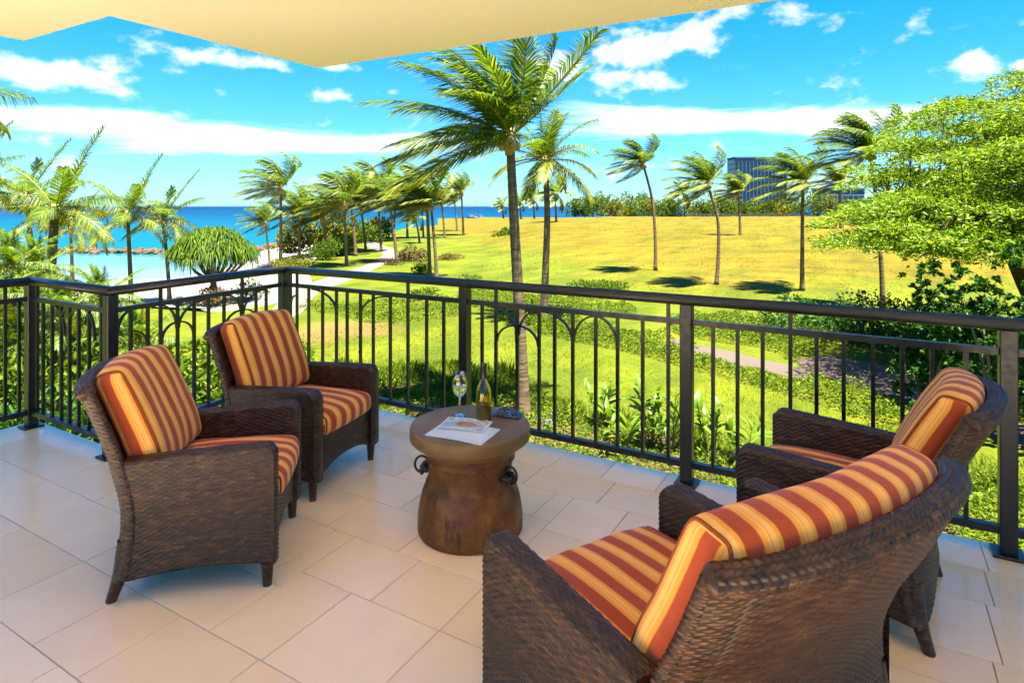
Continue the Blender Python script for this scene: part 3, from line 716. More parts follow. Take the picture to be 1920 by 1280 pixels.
def build_armchair(root, W, rear, rim_z, arms, back_x, sag, seat_x, cush_x, apron_x, rear_legs, front_legs, arm_h=0.60, arm_drop=0.03, res=1.0):
    """rear: [(z, y)] the back's outer profile; arms: [(x0, x1, y front)]"""
    yr = interp_curve(rear)
    du, dv = DU * res, DV * res
    # arms: a slab swept from front to back; loop in x-z
    for ai, (x0, x1, yf) in enumerate(arms):
        yend = yr(0.45) + 0.045
        ny = int((yf - yend) / du) + 2
        ys = np.linspace(yf, yend, ny)
        secs = []
        nl = None
        for y in ys:
            t = (yf - y) / (yf - yend)
            top = arm_h - arm_drop * t ** 1.3 - 0.035 * max(0, 1 - (yf - y) / 0.035) ** 2
            bot = 0.105 + 0.025 * math.sin(math.pi * min(1, t * 1.02)) - 0.02 * t
            loop = rounded([(x0 + 0.012, bot), (x0, bot + 0.006), (x0, top), (x1, top), (x1, bot + 0.006), (x1 - 0.012, bot)], 0.020)
            if nl is None:
                L = np.linalg.norm(np.diff(loop, axis=0), axis=1).sum(); nl = int(L / dv)
            lp = resample(loop, nl); secs.append(np.stack([lp[:, 0], np.full(nl, y), lp[:, 1]], 1))
        P = np.array(secs)                                   # (ny, nl, 3)
        pt = [woven('', P, None, u_axis=0)]
        # front face: rows run across the arm
        xs = np.linspace(x0 + 0.001, x1 - 0.001, max(8, int((x1 - x0) / (du * 0.6)))); zs = np.linspace(0.105, arm_h - 0.034, int((arm_h - 0.14) / dv))
        X, Z = np.meshgrid(xs, zs, indexing='ij')
        cxm = (x0 + x1) / 2; bul = 0.010 * (1 - ((X - cxm) / ((x1 - x0) / 2)) ** 2)
        pt.append(woven('', np.stack([X, yf - 0.002 + bul, Z], -1), None, u_axis=0, out=(0, 1, 0)))
        # underside
        X, Y = np.meshgrid([x0 + 0.004, x1 - 0.004], ys, indexing='ij'); tt = (yf - Y) / (yf - yend)
        Zb = 0.108 + 0.025 * np.sin(np.pi * np.minimum(1, tt * 1.02)) - 0.02 * tt
        PU = np.stack([X, Y, Zb], -1); pt.append((PU.reshape(-1, 3), grid_faces(*PU.shape[:2]), np.zeros((PU.shape[0] * PU.shape[1], 2))))
        join_patches('armrest', pt, M['wicker'], root)
    # back: closed loop in y-z swept along x on a curved plan
    bx0, bx1 = back_x; bm, bh = (bx0 + bx1) / 2, (bx1 - bx0) / 2
    TH = 0.062
    def plan(x, z):
        q = (x - bm) / bh; s = sag * min(1.0, 0.35 + 0.75 * max(0, z - 0.1))
        return -s * (1 - q * q) + 0.03 * abs(q) ** 6
    zs = np.linspace(0.085, rim_z - 0.012, 40)
    nx = int((bx1 - bx0) / du); xs = np.linspace(bx0, bx1, nx); secs = []; nl = None
    for x in xs:
        q = (x - bm) / bh; bot = 0.085 + 0.075 * (1 - abs(q) ** 2.2)
        crown = 0.022 * (1 - q * q); end = 0.012 * max(0, (abs(q) - 0.93) / 0.07) ** 2
        zo = np.linspace(bot, rim_z + crown - 0.006, 40)
        outer = [(yr(min(z, rim_z)) + plan(x, z) + end, z) for z in zo]
        inner = [(yr(min(z, rim_z)) + plan(x, z) + TH - end, z) for z in zo[::-1] if z > 0.42]
        loop = np.array(outer + inner)
        if nl is None: nl = int(np.linalg.norm(np.diff(loop, axis=0), axis=1).sum() / dv)
        lp = resample(loop, nl); secs.append(np.stack([np.full(nl, x), lp[:, 0], lp[:, 1]], 1))
    P = np.array(secs)
    pt = [woven('', P, None, u_axis=0)]
    # end faces of the back (the wings), rows across the thickness
    for x, sg in ((bx0, -1), (bx1, 1)):
        ze = np.linspace(0.10, rim_z - 0.004, int((rim_z - 0.1) / dv)); ks = np.linspace(0, 1, 9)
        K, Z = np.meshgrid(ks, ze, indexing='ij')
        Y = np.vectorize(lambda k, z: yr(z) + plan(x, z) + 0.012 + (TH - 0.024) * k)(K, Z)
        Xb = x + sg * 0.010 * np.sqrt(np.clip(1 - (2 * K - 1) ** 2, 0, 1))
        pt.append(woven('', np.stack([Xb, Y, Z], -1), None, u_axis=0, out=(sg, 0, 0)))
    bk = join_patches('backrest', pt, M['wicker'], root)
    # braided rim along the top of the back and down the wings
    line = []
    def rim_at(x):
        q = (x - bm) / bh; return np.array([x, yr(rim_z) + plan(x, rim_z) + TH / 2, rim_z + 0.022 * (1 - q * q) - 0.012])
    wing = lambda x, z: np.array([x, yr(z) + plan(x, z) + TH / 2, z])
    line = [rim_at(bx0 + 0.004 + (bx1 - bx0 - 0.008) * k) for k in np.linspace(0, 1, 41)]
    P0 = curve(line, int((bx1 - bx0) / 0.0026)); T, N, B = frames(P0)
    slope_t = (yr(rim_z) - yr(rim_z - 0.1)) / 0.1; upt = np.array([0, slope_t, 1.0]); upt /= np.linalg.norm(upt)
    N = upt - T * (T @ upt)[:, None]; N /= np.linalg.norm(N, axis=1)[:, None]; B = np.cross(T, N)
    a = np.linspace(-np.pi / 2, 1.5 * np.pi, 64)
    ra, rb = TH / 2 + 0.003, 0.026
    PR = P0[:, None] + ra * np.cos(a)[None, :, None] * B[:, None] + rb * np.sin(a)[None, :, None] * N[:, None]
    pr_ = [woven('', PR, None, u_axis=0, amp=0.0095, braid=True, pitch=0.0165, span=0.021)]
    for e, nb in ((0, 1), (-1, -2)):                  # rounded ends
        out_d = (P0[e] - P0[nb]) / np.linalg.norm(P0[e] - P0[nb]); k_ = np.linspace(0, np.pi / 2, 7)
        cap = P0[e][None, None] + (PR[e] - P0[e])[None] * np.cos(k_)[:, None, None] * 1.02 + out_d[None, None] * 0.018 * np.sin(k_)[:, None, None]
        s0 = np.broadcast_to(np.linspace(0, 0.03, 7)[:, None], cap.shape[:2]); s1 = np.broadcast_to(np.linspace(0, 0.17, cap.shape[1])[None], cap.shape[:2])
        pr_.append((cap.reshape(-1, 3), grid_faces(*cap.shape[:2]), np.stack([s0, s1], -1).reshape(-1, 2)))
    join_patches('braided_rim', pr_, M['wicker_braid'], bk)
    # front apron with its arched lower edge
    ax0, ax1, ay = apron_x
    xs = np.linspace(ax0, ax1, int((ax1 - ax0) / du)); k = np.linspace(0, 1, int(0.22 / dv))
    X, K = np.meshgrid(xs, k, indexing='ij'); q = (X - (ax0 + ax1) / 2) / ((ax1 - ax0) / 2)
    Zb = 0.105 + 0.055 * (1 - np.abs(q) ** 2.4); Z = Zb + (0.335 - Zb) * K
    pa = [woven('', np.stack([X, np.full_like(X, ay), Z], -1), None, u_axis=0, out=(0, 1, 0))]
    pa[0] = (pa[0][0], pa[0][1], np.stack([X.ravel(), Z.ravel()], 1))
    join_patches('apron', pa, M['wicker'], root)
    mb = MB(); mb.box((ax0, yr(0.3) + 0.06, 0.27), (ax1, ay - 0.004, 0.325)); mb.build('seat_deck', M['wicker'], root)
    # legs
    for (x, y) in front_legs:
        a = np.linspace(0, 2 * np.pi, 18); z = np.linspace(0.0, 0.16, 70)
        A, Z = np.meshgrid(a, z, indexing='ij'); r = 0.019 + 0.010 * (Z / 0.13); r = r * (0.96 + 0.04 * np.cos(4 * A)) 
        OUTL = np.stack([np.cos(A), np.sin(A), A * 0], -1); V, F, U = woven('', np.stack([x + r * np.cos(A), y + r * np.sin(A), Z + 0.004], -1), None, u_axis=0, out=OUTL, amp=0.002)
        lg = obj('leg', V, F, M['wicker'], root, True, U)
        mb = MB(); mb.tube([(x, y, 0.0), (x, y, 0.007)], 0.0185, 12); mb.build('foot', M['leg_cap'], lg)
    for (x, sg) in rear_legs:
        a = np.linspace(0, 2 * np.pi, 20); z = np.linspace(0.0, 0.24, 105)
        A, Z = np.meshgrid(a, z, indexing='ij'); r = 0.021 + 0.016 * (Z / 0.2)
        yc = np.interp(Z, [0, 0.06, 0.12, 0.24], [yr(0.0) + 0.025, yr(0.06) + 0.03, yr(0.12) + 0.032, yr(0.24) + 0.034]) + plan(x, 0.1)
        OUTL = np.stack([np.cos(A), np.sin(A), A * 0], -1); V, F, U = woven('', np.stack([x + sg * 0.012 * (1 - Z / 0.24) + r * np.cos(A), yc + r * np.sin(A), Z + 0.004], -1), None, u_axis=0, out=OUTL, amp=0.002)
        lg = obj('leg', V, F, M['wicker'], root, True, U)
        mb = MB(); mb.tube([(x + sg * 0.012, yr(0) + 0.025 + plan(x, 0.1), 0.0), (x + sg * 0.012, yr(0) + 0.025 + plan(x, 0.1), 0.007)], 0.0205, 12); mb.build('foot', M['leg_cap'], lg)
    # seat cushion
    sx0, sx1, sy0, sy1 = seat_x
    def warp_seat(Q):
        x = (Q[:, 0] - (sx0 + sx1) / 2) / ((sx1 - sx0) / 2); y = (Q[:, 1] - (sy0 + sy1) / 2) / ((sy1 - sy0) / 2)
        up = Q[:, 2] > 0.395
        Q[:, 2] += np.where(up, 0.026 * (1 - x ** 4) * (1 - np.abs(y) ** 3) - 0.010 * np.clip(y - 0.6, 0, 1), 0)
        Q[:, 1] += 0.016 * (1 - x ** 2) * np.clip(y, 0, 1) ** 2
        Q[:, 2] += 0.0022 * np.sin(9 * x + 4 * y) * up
        return Q
    cushion('seat_cushion', (sx0, sy0, 0.328), (sx1, sy1, 0.448), 0.044, warp_seat, root, side_axis=0)
    # back cushion: modelled upright, then leaned onto the back and bent to its curve
    kx0, kx1, ky, kz0, kz1, kth = cush_x
    km, kh = (kx0 + kx1) / 2, (kx1 - kx0) / 2
    def warp_back(Q):
        x = (Q[:, 0] - km) / kh; z = (Q[:, 2] - kz0) / (kz1 - kz0); f = Q[:, 1].copy()        # f 0 (back) .. kth (front)
        fr = f / kth
        puff = 0.030 * np.clip(1 - x ** 4, 0, 1) * np.clip(1 - (2 * z - 1) ** 4, 0, 1)
        f = f + np.where(fr > 0.5, puff, 0.0)
        Q[:, 2] += 0.020 * (1 - x * x) * np.clip(z, 0, 1) ** 3
        zz = Q[:, 2]
        lean = np.array([yr(min(a, rim_z)) for a in zz]) + TH + 0.006
        slope = (yr(rim_z) - yr(0.45)) / (rim_z - 0.45)
        over = np.clip(zz - rim_z, 0, 1)
        s = np.array([sag * min(1.0, 0.35 + 0.75 * max(0, a - 0.1)) for a in zz])
        q = (Q[:, 0] - bm) / bh
        Q[:, 1] = lean + slope * over * 0.4 - s * (1 - q * q) * 0.95 + f
        Q[:, 2] = zz + f * 0.20
        Q[:, 1] += 0.0025 * np.sin(7 * x + 5 * z) * (fr > 0.5)
        return Q
    cushion('back_cushion', (kx0, 0.0, kz0), (kx1, kth, kz1), 0.048, warp_back, root, side_axis=0)

def cushion(name, lo, hi, r, warp, root, side_axis=0):
    """rounded, crowned box of striped canvas with piping round both ends"""
    lo, hi = np.array(lo, float), np.array(hi, float); size = hi - lo; core0, core1 = lo + r, hi - r
    def axis_samples(a):
        n = max(4, int((size[a] - 2 * r) / 0.02)); e = r * (1 - np.cos(np.linspace(0, np.pi / 2, 6)))
        return np.concatenate([lo[a] + e[:-1], np.linspace(core0[a], core1[a], n), (hi[a] - e[:-1])[::-1]])
    ax = [axis_samples(a) for a in range(3)]
    V, F, U, n = [], [], [], 0
    cen = (lo + hi) / 2
    for a in range(3):
        u, v = [(1, 2), (2, 0), (0, 1)][a]
        for sg in (0, 1):
            A, B_ = np.meshgrid(ax[u], ax[v], indexing='ij'); Q = np.zeros(A.shape + (3,))
            Q[..., u] = A; Q[..., v] = B_; Q[..., a] = hi[a] if sg else lo[a]
            q = Q.reshape(-1, 3); c = np.clip(q, core0, core1); d = q - c; L = np.linalg.norm(d, axis=1)[:, None]
            # ends stay boxier than the front and top edges
            q = c + np.where(L > 1e-9, d / np.maximum(L, 1e-9) * r, 0)
            if a == 0:
                s = (q[:, 1] - cen[1]) if size[1] < size[2] else (q[:, 2] - cen[2])
                uv = np.stack([s + 0.034, q[:, 2] if size[1] < size[2] else q[:, 1]], 1)
            else:
                uv = np.stack([q[:, 0] - cen[0] + 0.021, q[:, 1] + q[:, 2]], 1)
            f = grid_faces(*A.shape)
            if not sg: f = f[:, ::-1]
            V.append(q); F.append(f + n); U.append(uv); n += len(q)
    V = np.concatenate(V); ref = V.copy(); Vw = warp(V.copy())
    o = obj(name, Vw, np.concatenate(F), M['canvas'], root, True, np.concatenate(U))
    # piping: round each end face, where the boxing meets the top and bottom panels
    for sg in (0, 1):
        x = (hi[0] - r * 0.30) if sg else (lo[0] + r * 0.30)
        for ring in (0,):
            t = np.linspace(0, 2 * np.pi, 72, endpoint=False); hw = np.array([size[1] / 2, size[2] / 2]); e = 0.30 if True else 0
            rr_ = r * 0.95
            cy = np.cos(t); cz = np.sin(t)
            # rounded rectangle
            pw = 8.0; k = (np.abs(cy) ** pw + np.abs(cz) ** pw) ** (-1 / pw)
            yy = cen[1] + k * cy * hw[0]; zz = cen[2] + k * cz * hw[1]
            Q = np.stack([np.full_like(yy, x), yy, zz], 1)
            c = np.clip(Q, core0, core1); d = Q - c; L = np.linalg.norm(d, axis=1)[:, None]
            Q = c + np.where(L > 1e-9, d / np.maximum(L, 1e-9) * r, 0)
            Q = warp(Q.copy()); Q = np.vstack([Q, Q[:1]])
            V2, F2 = tube(Q, 0.0052, 6, False)
            obj('piping', V2, F2, M['piping'], o, True)
    return o

def facing(rz_dir):
    r, z = rz_dir; wx, wy = rz(r, z); return math.atan2(-wx, wy)
REAR_A = [(-0.02, -0.672), (0.0, -0.668), (0.08, -0.648), (0.2, -0.622), (0.36, -0.612), (0.55, -0.652), (0.70, -0.705), (0.90, -0.785)]
def std_chair(root, rear=REAR_A):
    yb = interp_curve(rear)
    build_armchair(root, 0.66, rear, 0.865, [(-0.33, -0.245, 0.0), (0.245, 0.33, 0.0)], (-0.328, 0.328), 0.055,
                   (-0.243, 0.243, -0.545, 0.012), (-0.262, 0.262, 0, 0.44, 0.905, 0.125), (-0.25, 0.25, -0.02),
                   [(-0.285, -1), (0.285, 1)], [(-0.290, -0.035), (0.290, -0.035)])
def place(rz_pt, d, label, group='striped wicker armchairs round the drum table'):
    d = np.array(d) / np.linalg.norm(d)
    return empty('wicker_armchair', (*rz(*rz_pt), 0), facing(d), label, 'armchair', group)
d1 = np.array([0.985, 0.17])
ch1 = place(np.array([-1.085, 2.90]) + d1 * 0.035, d1, 'brown wicker armchair with striped cushions, leftmost, before the short side railing')
std_chair(ch1)
d2 = np.array([0.945, -0.326])
ch2 = place(np.array([-0.99, 3.637]) + d2 * 0.035, d2, 'brown wicker armchair with striped cushions behind another one, between it and the drum table')
for c in list(ch1.children):
    k = c.copy(); COL.objects.link(k); k.parent = ch2
    for g in c.children:
        gg = g.copy(); COL.objects.link(gg); gg.parent = k
d4 = np.array([-0.8, 0.6])
REAR_C = [(-0.02, -0.705), (0.0, -0.70), (0.08, -0.68), (0.2, -0.655), (0.36, -0.65), (0.55, -0.70), (0.70, -0.765), (0.90, -0.865)]
ch4 = place((1.138, 2.849), d4, 'brown wicker armchair by the right railing, striped back cushion seen edge-on')
std_chair(ch4, REAR_C)
# the wide one in the foreground, seen from behind
d3 = np.array([-0.53, 0.848]); u3 = np.array([0.848, 0.53])
ch3 = place(np.array([-0.09, 1.90]) + u3 * 0.53, d3, 'wide curved wicker armchair in the foreground seen from behind with a long striped back cushion')
REAR_B = [(-0.02, -0.745), (0.0, -0.74), (0.08, -0.72), (0.2, -0.69), (0.36, -0.685), (0.55, -0.745), (0.70, -0.82), (0.90, -0.905)]
X = -0.53
build_armchair(ch3, 1.07, REAR_B, 0.875, [(X, X + 0.088, 0.0), (X + 0.70, X + 0.788, -0.05), (X + 0.98, X + 1.06, -0.17)], (X + 0.045, X + 1.045), 0.095,
               (X + 0.09, X + 0.698, -0.60, 0.012), (X + 0.085, X + 0.93, 0, 0.44, 0.92, 0.135), (X + 0.08, X + 0.71, -0.02),
               [(X + 0.10, -1), (X + 0.98, 1)], [(X + 0.045, -0.04), (X + 0.745, -0.09), (X + 1.02, -0.21)], res=0.83)

# ------------------------------------------------------------------ drum table and what stands on it
tp = rz(-0.208, 3.083)
tbl = empty('drum_table', (*tp, 0), 0.0, 'round bronze drum side table with ring handles and a thick tan top', 'side table')
V, F = lathe([(0.0, 0.0005), (0.252, 0.0005), (0.260, 0.012), (0.261, 0.05), (0.258, 0.10), (0.250, 0.15), (0.238, 0.195), (0.226, 0.224), (0.219, 0.236), (0.221, 0.243), (0.214, 0.249), (0.209, 0.258),
              (0.207, 0.29), (0.209, 0.335), (0.214, 0.352), (0.222, 0.358), (0.222, 0.366), (0.216, 0.373), (0.222, 0.395), (0.236, 0.415), (0.0, 0.415)], 72)
obj('drum_body', V, F, M['drum'], tbl, True)
V, F = lathe([(0.0, 0.413), (0.240, 0.413), (0.262, 0.430), (0.285, 0.447), (0.296, 0.456), (0.2985, 0.463), (0.2985, 0.506), (0.296, 0.513), (0.288, 0.517), (0.0, 0.5175)], 72)
obj('table_top', V, F, M['drum_top'], tbl, True)
camdir = math.atan2(-tp[1], -tp[0])
for k, a in enumerate((camdir - 1.62, camdir + 0.92, camdir + 2.2, camdir + 4.0)):
    ca, sa = math.cos(a), math.sin(a)
    mb = MB()
    for s in (-1, 1):                                   # two lugs that carry the ring
        P = [(0.205, s * 0.030, 0.300), (0.232, s * 0.028, 0.310), (0.245, s * 0.024, 0.296), (0.236, s * 0.022, 0.278)]
        P = [(x * ca - y * sa, x * sa + y * ca, z) for x, y, z in P]
        mb.tube(P, [0.017, 0.015, 0.012, 0.009], 8)
    hd = mb.build('handle', M['dark_metal'], tbl, True)
    t = np.linspace(0, 2 * np.pi, 33)
    P = [(0.243 + 0.012 * math.cos(q), 0, 0.318 + 0) for q in t]
    P = []
    for q in t:                                         # ring hangs in the plane through the axis, leaning out
        rr_, zz = 0.236 + 0.034 * math.cos(q) + 0.006, 0.318 + 0.040 * math.sin(q)
        P.append((rr_ * ca, rr_ * sa, zz))
    V, F = tube(P, 0.0062, 8, False); obj('ring', V, F, M['dark_metal'], hd, True)
TT = 0.5178
def on_table(px, py): return gp(px, py, TT)
# wine bottle
bp = on_table(907, 793)
bot = empty('wine_bottle', (*bp, TT), 0, 'olive green glass wine bottle with a dark foil neck, half full', 'bottle')
BP = [(0.0, 0.004), (0.030, 0.0005), (0.0355, 0.004), (0.037, 0.012), (0.037, 0.150), (0.0355, 0.166), (0.029, 0.186), (0.020, 0.206), (0.0155, 0.222), (0.0142, 0.236), (0.0138, 0.285), (0.0158, 0.287), (0.0158, 0.295), (0.0135, 0.297)]
IN = [(0.0105, 0.296), (0.0110, 0.236), (0.0130, 0.220), (0.0175, 0.204), (0.0265, 0.184), (0.033, 0.165), (0.0345, 0.150), (0.0345, 0.014), (0.031, 0.008), (0.0, 0.010)]
V, F = lathe(BP + IN, 40, False); obj('glass_body', V, F, M['bottle_glass'], bot, True)
V, F = lathe([(0.0, 0.0106), (0.0308, 0.0086), (0.0341, 0.0142), (0.0341, 0.085), (0.0, 0.085)], 32, False); obj('wine', V, F, M['bottle_wine'], bot, True)
V, F = lathe([(0.0163, 0.222), (0.0156, 0.226), (0.0149, 0.238), (0.0145, 0.284), (0.0165, 0.286), (0.0165, 0.296), (0.015, 0.2985), (0.0, 0.2985)], 32, False); obj('foil_cap', V, F, M['foil'], bot, True)
# wine glass
gp_ = on_table(862, 779)
wg = empty('wine_glass', (*gp_, TT), 0, 'clear stemmed wine glass holding a little white wine', 'wine glass')
OUT = [(0.0, 0.0005), (0.034, 0.0005), (0.0345, 0.0025), (0.018, 0.006), (0.006, 0.010), (0.0042, 0.020), (0.0038, 0.085), (0.006, 0.094), (0.020, 0.103), (0.033, 0.122), (0.0385, 0.150), (0.0375, 0.180), (0.033, 0.222), (0.0325, 0.223)]
INN = [(0.0318, 0.222), (0.0362, 0.180), (0.0370, 0.150), (0.0315, 0.124), (0.019, 0.106), (0.006, 0.099), (0.0, 0.098)]
V, F = lathe(OUT + INN, 40, False); obj('bowl', V, F, M['glass'], wg, True)
V, F = lathe([(0.0, 0.0984), (0.006, 0.0994), (0.0188, 0.1064), (0.0311, 0.1244), (0.0366, 0.150), (0.0364, 0.156), (0.0, 0.156)], 32, False); obj('wine', V, F, M['wine'], wg, True)
# magazines
def booklet(name, c, rot, sx, sy, h, z0, label, mat, bow=0.006):
    root = empty(name, (*c, z0), rot, label, 'magazine')
    nx, ny = 14, 10; xs = np.linspace(-sx / 2, sx / 2, nx); ys = np.linspace(-sy / 2, sy / 2, ny)
    X_, Y_ = np.meshgrid(xs, ys, indexing='ij')
    Zt = h + bow * np.sin((X_ / sx + .5) * np.pi) ** 2 * 0.8 + bow * 0.8 * (Y_ / sy + .5) ** 2
    T = np.stack([X_, Y_, Zt], -1); B_ = np.stack([X_, Y_, np.clip(Zt - h * 0.9, 0.0006, 1)], -1)
    V = np.concatenate([T.reshape(-1, 3), B_.reshape(-1, 3)]); n = nx * ny
    f = grid_faces(nx, ny); F = [tuple(q) for q in f] + [tuple(q[::-1] + n) for q in f]
    edge = [i * ny for i in range(nx)] + [(nx - 1) * ny + j for j in range(1, ny)] + [i * ny + ny - 1 for i in range(nx - 2, -1, -1)] + [j for j in range(ny - 2, 0, -1)]
    F += [(a, a + n, b_ + n, b_) for a, b_ in zip(edge, edge[1:] + edge[:1])]
    obj('pages', V, F, M['paper'], root)
    m_ = 0.010
    X2, Y2 = np.meshgrid(np.linspace(-sx / 2 + m_, sx / 2 - m_, nx), np.linspace(-sy / 2 + m_, sy / 2 - m_, ny), indexing='ij')
    Z2 = h + bow * np.sin((X2 / sx + .5) * np.pi) ** 2 * 0.8 + bow * 0.8 * (Y2 / sy + .5) ** 2 + 0.0015
    obj('cover_picture' if mat == 'cover' else 'front_page', np.stack([X2, Y2, Z2], -1).reshape(-1, 3), grid_faces(nx, ny), M[mat], root)
    return root
mc = on_table(868, 812)
booklet('magazine', mc, YAW - 0.42, 0.30, 0.20, 0.006, TT, 'pale magazine lying open face up underneath a smaller one on the drum table', 'paper', 0.004)
mc2 = on_table(872, 802)
booklet('magazine', mc2, YAW - 0.30, 0.235, 0.14, 0.004, TT + 0.0112, 'magazine with a brown picture on its cover lying on top of a pale one', 'cover', 0.006)
# snack packet
pk = on_table(951, 779)
root = empty('snack_packet', (*pk, TT), YAW - 0.35, 'shiny dark blue and brown snack packet lying on the drum table', 'packet')
n = 22; X_, Y_ = np.meshgrid(np.linspace(-1, 1, n), np.linspace(-1, 1, n), indexing='ij')
prof = np.clip((1 - np.abs(X_) ** 3.2) * (1 - np.abs(Y_) ** 2.6), 0, 1) ** 0.6
cr = 0.0028 * np.sin(9 * X_ + 4 * Y_) * np.cos(7 * Y_ - 3 * X_)
T = np.stack([X_ * 0.068, Y_ * 0.040, 0.007 + 0.030 * prof + cr * prof], -1); B_ = np.stack([X_ * 0.068, Y_ * 0.040, 0.0065 - 0.006 * prof], -1)
V = np.concatenate([T.reshape(-1, 3), B_.reshape(-1, 3)]); f = grid_faces(n, n)
obj('pouch', V, np.concatenate([f, f[:, ::-1] + n * n]), M['packet'], root, True)
mb = MB(); 
for s in (-1, 1): mb.box((s * 0.070 - 0.007, -0.040, 0.005), (s * 0.070 + 0.007, 0.040, 0.0085))
mb.build('sealed_end', M['packet'], root)
# ------------------------------------------------------------------ ground, beach, water
def R2(lst): return [rz(*p) for p in lst]
LAWN_EDGE = [(-60, 30), (-18.7, 29.6), (-13.6, 28), (-11.5, 31.6), (-12.2, 37.6), (-15.8, 47.9), (-18.2, 58.5), (-20.5, 74), (-22.3, 95.8), (-23.4, 135)]
SHORE = [(-75, 44), (-40, 51), (-35.9, 55), (-31.5, 57.9), (-31, 66.5), (-32.7, 78.8), (-38, 95), (-36, 106), (-32, 120), (-27, 141)]
FAR = [(-13.2, 191.7), (0, 231), (25, 265), (77, 309), (171, 315), (300, 320), (420, 300)]
gpoly = LAWN_EDGE + FAR + [(420, -150), (-160, -150), (-160, 20)]
n = len(gpoly)
top = [(*rz(*p), GZ) for p in gpoly]; low = [(*rz(*p), SEA - 1.5) for p in gpoly]
F = [tuple(range(n - 1, -1, -1))] + [(i, (i + 1) % n, n + (i + 1) % n, n + i) for i in range(n)]
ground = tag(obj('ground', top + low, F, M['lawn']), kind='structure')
le = curve(LAWN_EDGE, 60); sh = curve(SHORE, 60)
V = []; K = 9
for p, q in zip(le, sh):
    for k in range(K):
        f = k / (K - 1) * 1.35; pt = p + (q - p) * f
        V.append((*rz(*pt), GZ - 0.02 + (SEA - GZ) * min(f, 1.35) ** 1.3 + (0 if k else 0.03)))
tag(obj('beach', V, grid_faces(60, K), M['sand'], None, True), kind='structure')
a = np.linspace(0, 2 * np.pi, 96, endpoint=False)
rad = [0, 60, 150, 300, 600, 1200, 2500, 5000, 10000, 20000, 40000]
V = [(r_ * math.cos(t_), r_ * math.sin(t_), SEA) for r_ in rad[1:] for t_ in a] + [(0, 0, SEA)]
F = [(96 * i + j, 96 * i + (j + 1) % 96, 96 * (i + 1) + (j + 1) % 96, 96 * (i + 1) + j) for i in range(len(rad) - 2) for j in range(96)]
F = [tuple(reversed(f)) for f in F]
c_ = len(V) - 1; F += [(c_, j, (j + 1) % 96) for j in range(96)]
V = np.array(V); sea = obj('sea', V, F, M['sea']); sea['kind'] = 'structure'
lag = smooth_poly([(-80, 42), (-42, 49), (-34.5, 53), (-29, 57), (-28.5, 66.5), (-30.5, 79), (-36, 89), (-46, 86), (-58, 87), (-95, 84)], 5)
poly_sheet('lagoon', R2(lag), SEA + 0.012, M['lagoon'])
def field_h(r, z):
    """gentle mounds of the open field"""
    r = np.asarray(r, float); z = np.asarray(z, float)
    s = lambda v, a, b: np.clip((v - a) / (b - a), 0, 1) ** 2 * (3 - 2 * np.clip((v - a) / (b - a), 0, 1))
    m = s(z, 29, 52) * s(r + 0.10 * z, 3, 14) * (1 - s(z + 0.0 * r, 215, 255)) * (1 - s(r, 200, 230))
    w1 = np.sin(r / 11.0 + 0.4 + 0.6 * np.sin(z / 17)) * np.sin(z / 13.0 + 0.8) + 0.6 * np.sin(r / 5.3 + z / 9.1) * np.sin(z / 6.2 + 2.0) + 0.8 * np.sin(r / 31.0 + 1.0) * np.sin(z / 37.0 + .3)
    return m * (0.55 + 0.42 * w1 + 0.35 * s(z, 60, 180))
fz = 28.5 * (250 / 28.5) ** np.linspace(0, 1, 190); fu = np.linspace(-0.12, 1.05, 150)
FZ, FU = np.meshgrid(fz, fu, indexing='ij'); FR = FU * FZ
FH = field_h(FR, FZ); fx, fy = rz(FR, FZ)
V = np.stack([fx, fy, GZ + np.where(FH > 0.004, FH, -0.05)], -1)
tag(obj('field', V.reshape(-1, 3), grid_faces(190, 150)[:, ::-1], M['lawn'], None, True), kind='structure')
def PX(lst, h=GZ): return [gp(*p, h) for p in lst]
poly_sheet('path', smooth_poly(PX([(598, 548), (650, 528), (702, 505), (742, 483), (745, 471), (715, 459), (690, 449), (672, 451), (690, 463), (716, 474), (713, 483), (688, 496), (655, 507), (608, 522), (550, 545), (505, 590), (560, 590)]), 5), GZ + 0.012, M['concrete'], thick=0.05)
poly_sheet('footpath', smooth_poly(PX([(1262, 634), (1300, 645), (1370, 659), (1440, 677), (1500, 690), (1530, 712), (1500, 712), (1440, 697), (1350, 677), (1290, 660), (1256, 648)]), 4), GZ + 0.012, M['footpath'], thick=0.05)
poly_sheet('brick_drive', PX([(1490, 676), (1560, 668), (1640, 682), (1740, 722), (1830, 778), (1960, 806), (2300, 860), (2300, 920), (1960, 852), (1830, 812), (1760, 770), (1690, 748), (1600, 722), (1520, 700)]), GZ + 0.024, M['paving'], thick=0.08)
BED_NEAR = [(640, 742), (760, 722), (900, 724), (1000, 744), (1080, 782), (1200, 810), (1330, 836), (1480, 862), (1700, 905), (1800, 1000), (1500, 960), (1150, 905), (900, 850), (640, 800)]
poly_sheet('planting_bed', smooth_poly(PX(BED_NEAR), 4), GZ + 0.012, M['soil'])

